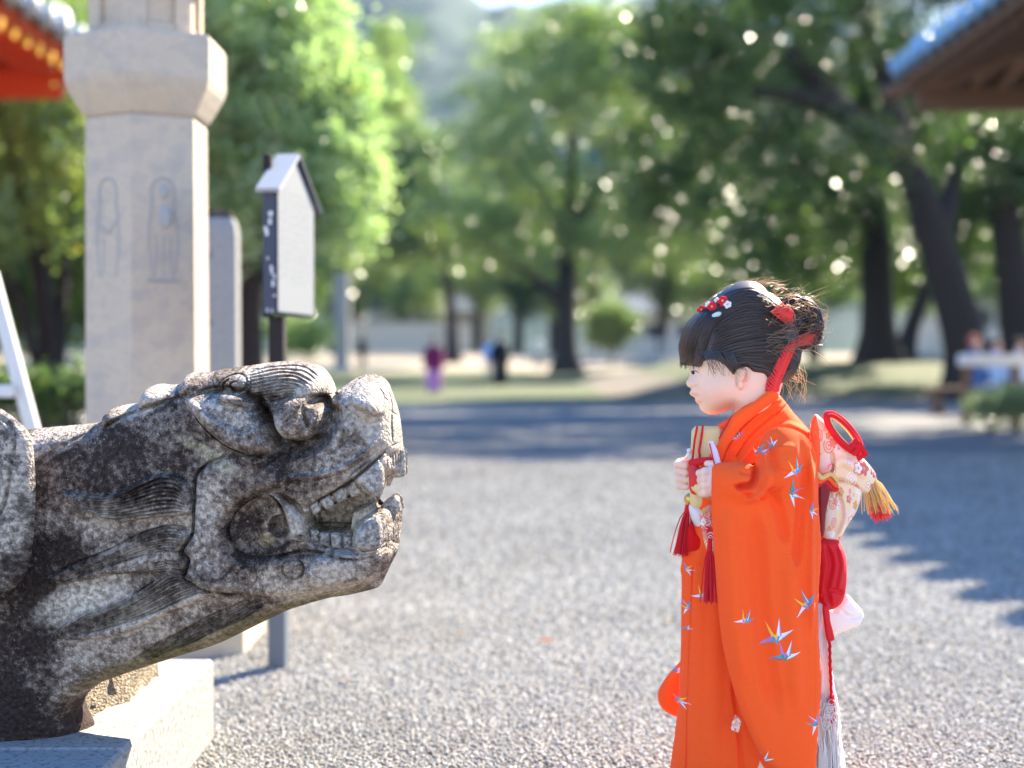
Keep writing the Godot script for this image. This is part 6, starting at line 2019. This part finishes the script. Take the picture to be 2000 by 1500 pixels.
	r.stroke(pp([1352, 1085, 1346, 1200, 1340, 1380, 1334, 1590]), 3.0, -6.0, 1.0, false)
	r.stroke(pp([1420, 1300, 1436, 1420, 1446, 1590]), 9.0, -8.0, 1.0, true)
	r.stroke(pp([1396, 1090, 1390, 1220, 1384, 1420, 1380, 1590]), 22.0, 5.0, 1.0, true)
	r.settle()
	wear(r, "skirt", print_cloth("crane_cloth_skirt", r, orange, [[1365, 1153, 24, 0.1, 0], [1341, 1108, 16, 1.4, 2], [1338, 1182, 18, -0.9, 0], [1339, 1222, 12, 0.2, 1], [1330, 1366, 20, 1.3, 2], [1450, 1540, 24, 0.2, 1]]), GD, 1.0, 3)
	# far sleeve swinging out behind
	r = Relief.new(pp([1345, 1280, 1322, 1302, 1300, 1328, 1286, 1356, 1290, 1380, 1306, 1396, 1330, 1404, 1380, 1400, 1400, 1340, 1390, 1285]), 1.5, 0.9)
	r.swell(0.4, 24.0, 14.0, 7.0)
	wear(r, "sleeve", print_cloth("crane_cloth_far_sleeve", r, orange, [[1322, 1308, 18, 0.5, 1], [1326, 1366, 20, 1.2, 2]]), GD + 0.11, 1.0, 3)
	# near sleeve
	r = Relief.new(pp([1391, 916, 1396, 907, 1412, 903, 1440, 902, 1462, 905, 1474, 908, 1480, 890, 1482, 868, 1494, 848, 1515, 836, 1545, 837, 1572, 850, 1589, 872, 1597, 910, 1600, 990, 1605, 1070, 1600, 1170, 1601, 1250, 1607, 1330, 1601, 1420, 1594, 1520, 1570, 1534, 1530, 1520, 1500, 1494, 1476, 1455, 1452, 1400, 1432, 1340, 1413, 1262, 1404, 1190, 1398, 1110, 1393, 1040, 1390, 975]), 1.25, 0.9)
	r.swell(0.30, 34.0, 14.0, 8.0)
	r.deep = 1.9
	r.stroke(pp([1583, 880, 1586, 1000, 1587, 1200, 1588, 1400, 1584, 1510]), 2.0, -1.4, 1.0, false)
	r.stroke(pp([1400, 930, 1402, 1040, 1408, 1130, 1416, 1220]), 2.0, -1.0, 1.0, false)
	r.stroke(pp([1440, 952, 1462, 966, 1492, 968, 1520, 950]), 7.0, -6.0)
	r.stroke(pp([1500, 905, 1520, 918, 1550, 914, 1574, 896]), 8.0, -3.5)
	r.stroke(pp([1492, 890, 1516, 872, 1546, 868]), 7.0, 3.0)
	r.stroke(pp([1440, 918, 1456, 922, 1470, 918]), 5.0, -4.0)
	r.blob(1532, 900, 64, 90, 30.0, 0.1)
	r.blob(1440, 938, 78, 52, 24.0, -0.05)
	r.blob(1500, 930, 70, 60, 10.0)
	r.stroke(pp([1478, 880, 1476, 905, 1470, 926, 1462, 944, 1440, 948, 1428, 946]), 10.0, -22.0, 1.0, true)
	r.stroke(pp([1494, 862, 1488, 900, 1492, 936, 1480, 962, 1452, 978]), 13.0, 9.0, 1.0, true)
	r.stroke(pp([1476, 944, 1500, 962, 1520, 1000, 1530, 1060]), 16.0, -7.0, 1.0, true)
	r.stroke(pp([1515, 846, 1506, 880, 1510, 920]), 8.0, -6.0, 1.0, true)
	r.stroke(pp([1560, 856, 1566, 920, 1560, 1010, 1552, 1110]), 14.0, -7.0, 1.0, true)
	r.stroke(pp([1580, 872, 1584, 960, 1582, 1080, 1584, 1240]), 9.0, 7.0, 1.0, true)
	r.stroke(pp([1420, 985, 1424, 1080, 1432, 1200, 1450, 1330]), 24.0, 7.0, 1.0, true)
	r.stroke(pp([1470, 1000, 1478, 1120, 1490, 1260, 1516, 1400]), 26.0, -8.0, 1.0, true)
	r.stroke(pp([1540, 1080, 1546, 1220, 1556, 1380]), 26.0, 6.0, 1.0, true)
	r.settle()
	r.soften(2, 1)
	for q in r.nx * r.ny:      # the shoulder falls away towards the back
		var px := r.x0 + (q % r.nx) * r.s
		var py := r.y0 + (q / r.nx) * r.s
		if r.sd[q] > 0.0 and px > 1484.0 and py < 930.0:
			var t := minf(1.0, r.sd[q] / 48.0)
			r.h[q] *= lerpf(1.0, sqrt(1.0 - (1.0 - t) * (1.0 - t)), smoothstep(1484.0, 1500.0, px) * (1.0 - smoothstep(890.0, 930.0, py)))
	wear(r, "sleeve", print_cloth("crane_cloth_sleeve", r, orange, [[1544, 914, 30, -0.2, 0], [1546, 960, 34, 1.75, 1], [1583, 995, 20, 1.9, 2], [1452, 1206, 26, 0.25, 0], [1512, 1238, 42, -0.15, 2], [1530, 1274, 36, 0.05, 1], [1568, 1176, 34, -0.6, 0], [1590, 1412, 26, -1.0, 3], [1492, 1484, 24, 0.1, 1], [1484, 876, 18, 1.1, 3], [1504, 866, 18, -0.4, 1]]), GD - 0.125, 0.5, 3)
	# scrap of patterned lining that shows below the sleeve
	r = Relief.new(pp([1438, 1398, 1450, 1412, 1444, 1434, 1430, 1428, 1432, 1412]), 1.0, 0.4)
	r.flat(4.0, 3.0)
	wear(r, "sleeve_lining", brocade("lining_pattern", 9, Color(0.9, 0.62, 0.58), 96, 96), GD - 0.112, 0.6, 2)

	# ---------- sash in front
	r = Relief.new(pp([1349, 955, 1372, 952, 1420, 955, 1420, 992, 1372, 996, 1350, 990]), 1.2, 0.6)
	r.swell(0.9, 60.0, 12.0, 5.0); wear(r, "sash_band", M.gold_brocade, GD - 0.02, 1.0, 3)
	r = Relief.new(pp([1347, 986, 1380, 990, 1420, 988, 1420, 1036, 1384, 1044, 1366, 1040, 1350, 1012]), 1.2, 0.6)
	r.swell(0.9, 60.0, 12.0, 5.0); wear(r, "white_fold", M.white_silk, GD - 0.02, 1.0, 3)
	r = Relief.new(pp([1342, 1032, 1352, 1022, 1362, 1040, 1380, 1042, 1420, 1036, 1420, 1086, 1380, 1084, 1340, 1074]), 1.2, 0.6)
	r.swell(0.9, 62.0, 12.0, 5.0); wear(r, "red_fold", print_cloth("red_pattern", r, Color(0.86, 0.10, 0.10), []), GD - 0.02, 1.0, 3)
	r = Relief.new(pp([1368, 1000, 1392, 985, 1410, 1000, 1410, 1075, 1384, 1080, 1372, 1040]), 1.2, 0.8)
	r.flat(10.0, 6.0); wear(r, "patterned_fold", brocade("red_brocade", 4, Color(0.85, 0.13, 0.11), 128, 160), GD - 0.055, 1.0, 3)
	# gold pouch tucked in at the breast
	r = Relief.new(pp([1351, 842, 1358, 833, 1404, 833, 1411, 842, 1404, 900, 1398, 907, 1356, 905, 1349, 896]), 1.0, 0.5)
	r.flat(24.0, 10.0)
	var pouch := wear(r, "pouch", M.gold_brocade, GD - 0.02, 1.0, 3)
	for e in [[[1373, 831], [1371, 850], [1366, 880], [1368, 904]], [[1362, 833], [1357, 860], [1353, 898], [1356, 904]]]:
		sh = Shape.new()
		var pts := PackedVector3Array()
		for q in e: pts.push_back(gpos(q[0], q[1], GD - 0.046))
		sh.tube(pts, 0.0022, 0.0022, 6); var o := obj("pouch_cord", sh, M.red_cord, girl)
	for e in [[1346, 880], [1345, 888], [1349, 893]]:
		sh = Shape.new(); sh.ball(gpos(e[0], e[1], GD - 0.03), Vector3.ONE * 0.0042, 6, 8); obj("bead", sh, M.white_silk, girl)
	# folded fan held at the breast
	r = Relief.new(pp([1383, 864, 1392, 861, 1402, 880, 1409, 908, 1398, 912, 1390, 890]), 1.0, 0.4)
	r.flat(5.0, 3.0)
	wear(r, "fan", mat("fan_paper", lin(0.74, 0.64, 0.72), 0.6), GD - 0.085, 1.0, 2)
	sh = Shape.new(); sh.tube(PackedVector3Array([gpos(1386, 866, GD - 0.091), gpos(1396, 908, GD - 0.091)]), 0.0012, 0.0012, 5); obj("fan_edge", sh, M.red_cord, girl)
	# rolled cords under the hands
	for e in [[[1350, 905], [1380, 897], [1415, 902], 0.0065, "red"], [[1352, 935], [1360, 960], [1392, 966], 0.010, "gold"], [[1356, 912], [1354, 940], [1358, 958], 0.009, "coral"]]:
		sh = Shape.new()
		var pts := PackedVector3Array()
		for q in 7:
			var t := q / 6.0
			var a := Vector2(e[0][0], e[0][1]); var b := Vector2(e[1][0], e[1][1]); var c := Vector2(e[2][0], e[2][1])
			var p := a * (1 - t) * (1 - t) + b * 2 * t * (1 - t) + c * t * t
			pts.push_back(gpos(p.x, p.y, GD - 0.05 - 0.02 * sin(t * PI)))
		sh.tube(pts, e[3], e[3], 8); obj("sash_cord", sh, M.red_cord if e[4] == "red" else M.gold_brocade if e[4] == "gold" else M.coral_cord, girl)
	# bell and tassels
	sh = Shape.new(); sh.ball(gpos(1347, 976, GD - 0.01), Vector3(0.0095, 0.012, 0.0095), 8, 12); obj("bell", sh, M.brass, girl)
	tassel("tassel", M.red_cord, gpos(1345, 990, GD - 0.01), gpos(1334, 1084, GD - 0.02), 0.016, 46, 0.0011, 3)
	tassel("tassel", M.red_cord, gpos(1387, 1062, GD - 0.10), gpos(1386, 1177, GD - 0.115), 0.012, 40, 0.0012, 4)

	# ---------- bow, sashes and tassels behind
	var bw := brocade("bow_brocade", 14, Color(0.96, 0.84, 0.68), 320, 256)
	r = Relief.new(pp([1581, 850, 1586, 818, 1594, 809, 1612, 824, 1644, 854, 1682, 890, 1711, 925, 1708, 946, 1694, 966, 1668, 952, 1640, 938, 1612, 940, 1597, 932, 1588, 895]), 1.1, 0.7)
	r.swell(0.7, 30.0, 9.0, 6.0)
	r.stroke(pp([1600, 935, 1640, 900, 1690, 930]), 14.0, 7.0, 1.0, true)
	r.stroke(pp([1602, 940, 1622, 912, 1620, 880]), 6.0, -9.0, 1.0, true)
	r.settle()
	wear(r, "bow", bw, GD - 0.03, 1.0, 3)
	r = Relief.new(pp([1583, 845, 1588, 818, 1594, 811, 1600, 840, 1602, 890, 1598, 930, 1590, 895]), 1.0, 0.7)
	r.flat(10.0, 6.0); wear(r, "bow_fold", M.orange_cloth, GD - 0.062, 1.0, 3)
	r = Relief.new(pp([1606, 938, 1640, 936, 1676, 943, 1685, 962, 1674, 998, 1654, 1030, 1638, 1058, 1606, 1050, 1602, 1000]), 1.1, 0.7)
	r.swell(0.7, 30.0, 9.0, 6.0)
	r.stroke(pp([1610, 945, 1634, 970, 1640, 1010, 1626, 1050]), 8.0, -8.0, 1.0, true)
	r.settle()
	wear(r, "bow_tail", bw, GD - 0.025, 1.0, 3)
	r = Relief.new(pp([1596, 925, 1616, 935, 1622, 960, 1614, 1000, 1610, 1045, 1598, 1050]), 1.0, 0.7)
	r.flat(12.0, 8.0); wear(r, "bow_inner", mat("wine_silk", lin(0.22, 0.012, 0.02), 0.5), GD - 0.05, 1.0, 3)
	for e in 3:
		sh = Shape.new()
		var pts := PackedVector3Array()
		for q in 9: pts.push_back(gpos(1596 + q * 5.0, 926 + e * 9 + sin(q * 0.9 + e) * 6.0 + q * 1.2, GD - 0.075 + 0.004 * q))
		sh.tube(pts, 0.006 - e * 0.001, 0.004, 6); obj("bow_knot", sh, [M.gold_thread, M.orange_cloth, M.red_cord][e], girl)
	# looped cord ornament on the bow
	for e in [[0.0048, 50.0, 17.0, 0.0, M.red_cord], [0.0036, 41.0, 10.5, 0.003, M.gold_thread], [0.0040, 45.0, 13.5, -0.005, M.red_cord]]:
		sh = Shape.new()
		var pts := PackedVector3Array()
		for q in 33:
			var a := TAU * q / 32.0
			var p: Vector2 = Vector2(1648, 846) + Vector2(cos(a) * e[1], sin(a) * e[2]).rotated(0.86)
			pts.push_back(gpos(p.x, p.y, GD - 0.045 - 0.012 * sin(a) + e[3]))
		sh.tube(pts, e[0], e[0], 7, false); obj("looped_cord", sh, e[4], girl)
	for e in [[[1662, 868], [1684, 872], [1692, 888], [1676, 896]], [[1668, 888], [1682, 868], [1672, 860], [1660, 878]]]:
		sh = Shape.new()
		var pts := PackedVector3Array()
		for q in e: pts.push_back(gpos(q[0], q[1], GD - 0.06))
		sh.tube(pts, 0.0052, 0.0052, 7); obj("cord_knot", sh, M.red_cord, girl)
	tassel("gold_tassel", M.gold_thread, gpos(1700, 930, GD - 0.03), gpos(1722, 1000, GD - 0.03), 0.024, 130, 0.0008, 5)
	var rr := RandomNumberGenerator.new(); rr.seed = 6
	sh = Shape.new()
	for q in 120:
		var p := Vector2(1718 + rr.randfn() * 9, 992 + rr.randfn() * 5)
		var z := GD - 0.03 + rr.randfn() * 0.008
		sh.tube(PackedVector3Array([gpos(p.x, p.y, z), gpos(p.x + 3 + rr.randfn(), p.y + 8, z), gpos(p.x + 5 + rr.randfn() * 2, p.y + 17 + rr.randfn() * 3, z)]), 0.0009, 0.0007, 4)
	var tt := obj("red_tassel_end", sh, M.coral_cord, girl); tt.set_meta("kind", "stuff")
	sh = Shape.new()
	for q in 14:
		var p := Vector2(1712 + q * 1.5, 940 + q * 2.0)
		sh.tube(PackedVector3Array([gpos(p.x, p.y, GD - 0.04), gpos(p.x + 12, p.y + 14, GD - 0.04), gpos(p.x + 20 + rr.randf() * 10, p.y + 30 + rr.randf() * 12, GD - 0.03)]), 0.0006, 0.0004, 4)
	tt = obj("loose_thread", sh, M.gold_thread, girl); tt.set_meta("kind", "stuff")
	# red sash gathered below the bow, with its hanging end
	r = Relief.new(pp([1596, 1058, 1612, 1053, 1634, 1052, 1645, 1066, 1653, 1090, 1655, 1130, 1650, 1168, 1640, 1184, 1622, 1193, 1604, 1186, 1596, 1150]), 1.1, 0.9)
	r.swell(0.9, 34.0, 12.0, 6.0)
	r.stroke(pp([1610, 1060, 1620, 1100, 1612, 1150, 1622, 1186]), 9.0, -8.0)
	r.stroke(pp([1634, 1060, 1642, 1100, 1634, 1150]), 8.0, 6.0)
	r.stroke(pp([1604, 1165, 1622, 1150, 1645, 1158]), 7.0, -6.0)
	r.settle()
	wear(r, "red_sash", M.red_cloth, GD - 0.03, 1.0, 3)
	r = Relief.new(pp([1608, 1185, 1620, 1186, 1624, 1215, 1632, 1250, 1618, 1254, 1612, 1225]), 1.0, 0.7)
	r.flat(5.0, 4.0); wear(r, "sash_end", M.red_cloth, GD - 0.055, 1.0, 2)
	r = Relief.new(pp([1606, 1180, 1626, 1190, 1646, 1170, 1656, 1162, 1672, 1178, 1686, 1194, 1688, 1206, 1680, 1222, 1652, 1234, 1622, 1242, 1604, 1238]), 1.1, 0.8)
	r.swell(0.8, 28.0, 12.0, 6.0)
	r.stroke(pp([1640, 1190, 1660, 1204, 1684, 1200]), 6.0, -6.0)
	r.settle()
	wear(r, "white_pouf", M.white_silk, GD - 0.01, 1.0, 3)
	r = Relief.new(pp([1590, 1180, 1610, 1178, 1618, 1230, 1626, 1300, 1634, 1355, 1638, 1400, 1634, 1420, 1590, 1420]), 1.1, 0.7)
	r.flat(14.0, 10.0)
	r.stroke(pp([1606, 1200, 1612, 1300, 1616, 1410]), 6.0, -7.0)
	r.settle()
	wear(r, "white_sash", M.white_silk, GD - 0.03, 1.0, 3)
	r = Relief.new(pp([1622, 1362, 1632, 1360, 1634, 1400, 1628, 1416, 1620, 1408]), 1.0, 0.6)
	r.flat(5.0, 4.0); wear(r, "red_lining", M.red_cloth, GD - 0.048, 1.0, 2)
	sh = Shape.new()
	for q in 8:
		var pts := PackedVector3Array()
		for e in 7: pts.push_back(gpos(1622 + sin(e * 1.9 + q) * 3.0 + e * 0.8, 1245 + e * 20 + q * 2, GD - 0.052 + 0.004 * cos(e * 2.0 + q)))
		sh.tube(pts, 0.0009, 0.0009, 4)
	obj("laced_cord", sh, M.red_cord, girl).set_meta("kind", "stuff")
	sh = Shape.new()
	for q in 210:
		var x0 := 1594.0 + rr.randf() * 44.0
		var y0 := 1355.0 + rr.randf() * 55.0
		var x1 := x0 + rr.randfn() * 7.0 + (x0 - 1600.0) * 0.25
		var z := GD - 0.05 + rr.randf() * 0.03
		sh.tube(PackedVector3Array([gpos(x0, y0, z), gpos(x0 + rr.randfn() * 5, y0 + 40, z + 0.003), gpos(lerpf(x0, x1, 0.6), y0 + 90, z), gpos(x1, 1530 + rr.randf() * 30, z)]), 0.0011, 0.0009, 4)
	for q in 40:      # netted knots at the top of the fringe
		var pts := PackedVector3Array()
		var p := Vector2(1596 + rr.randf() * 42, 1375 + rr.randf() * 50)
		for e in 9: pts.push_back(gpos(p.x + cos(e * 0.8) * 7, p.y + sin(e * 0.8) * 9, GD - 0.056 + rr.randf() * 0.004))
		sh.tube(pts, 0.0007, 0.0007, 4)
	obj("fringe", sh, M.white_silk, girl).set_meta("kind", "stuff")
	# sandals
	for s in [-1.0, 1.0]:
		sh = Shape.new(); sh.box(W.call(1440, 1600, s * 0.052) + shift, Vector3(0.135, 0.02, 0.052), Basis(), 0.008); obj("sandal", sh, M.red_cloth, girl)
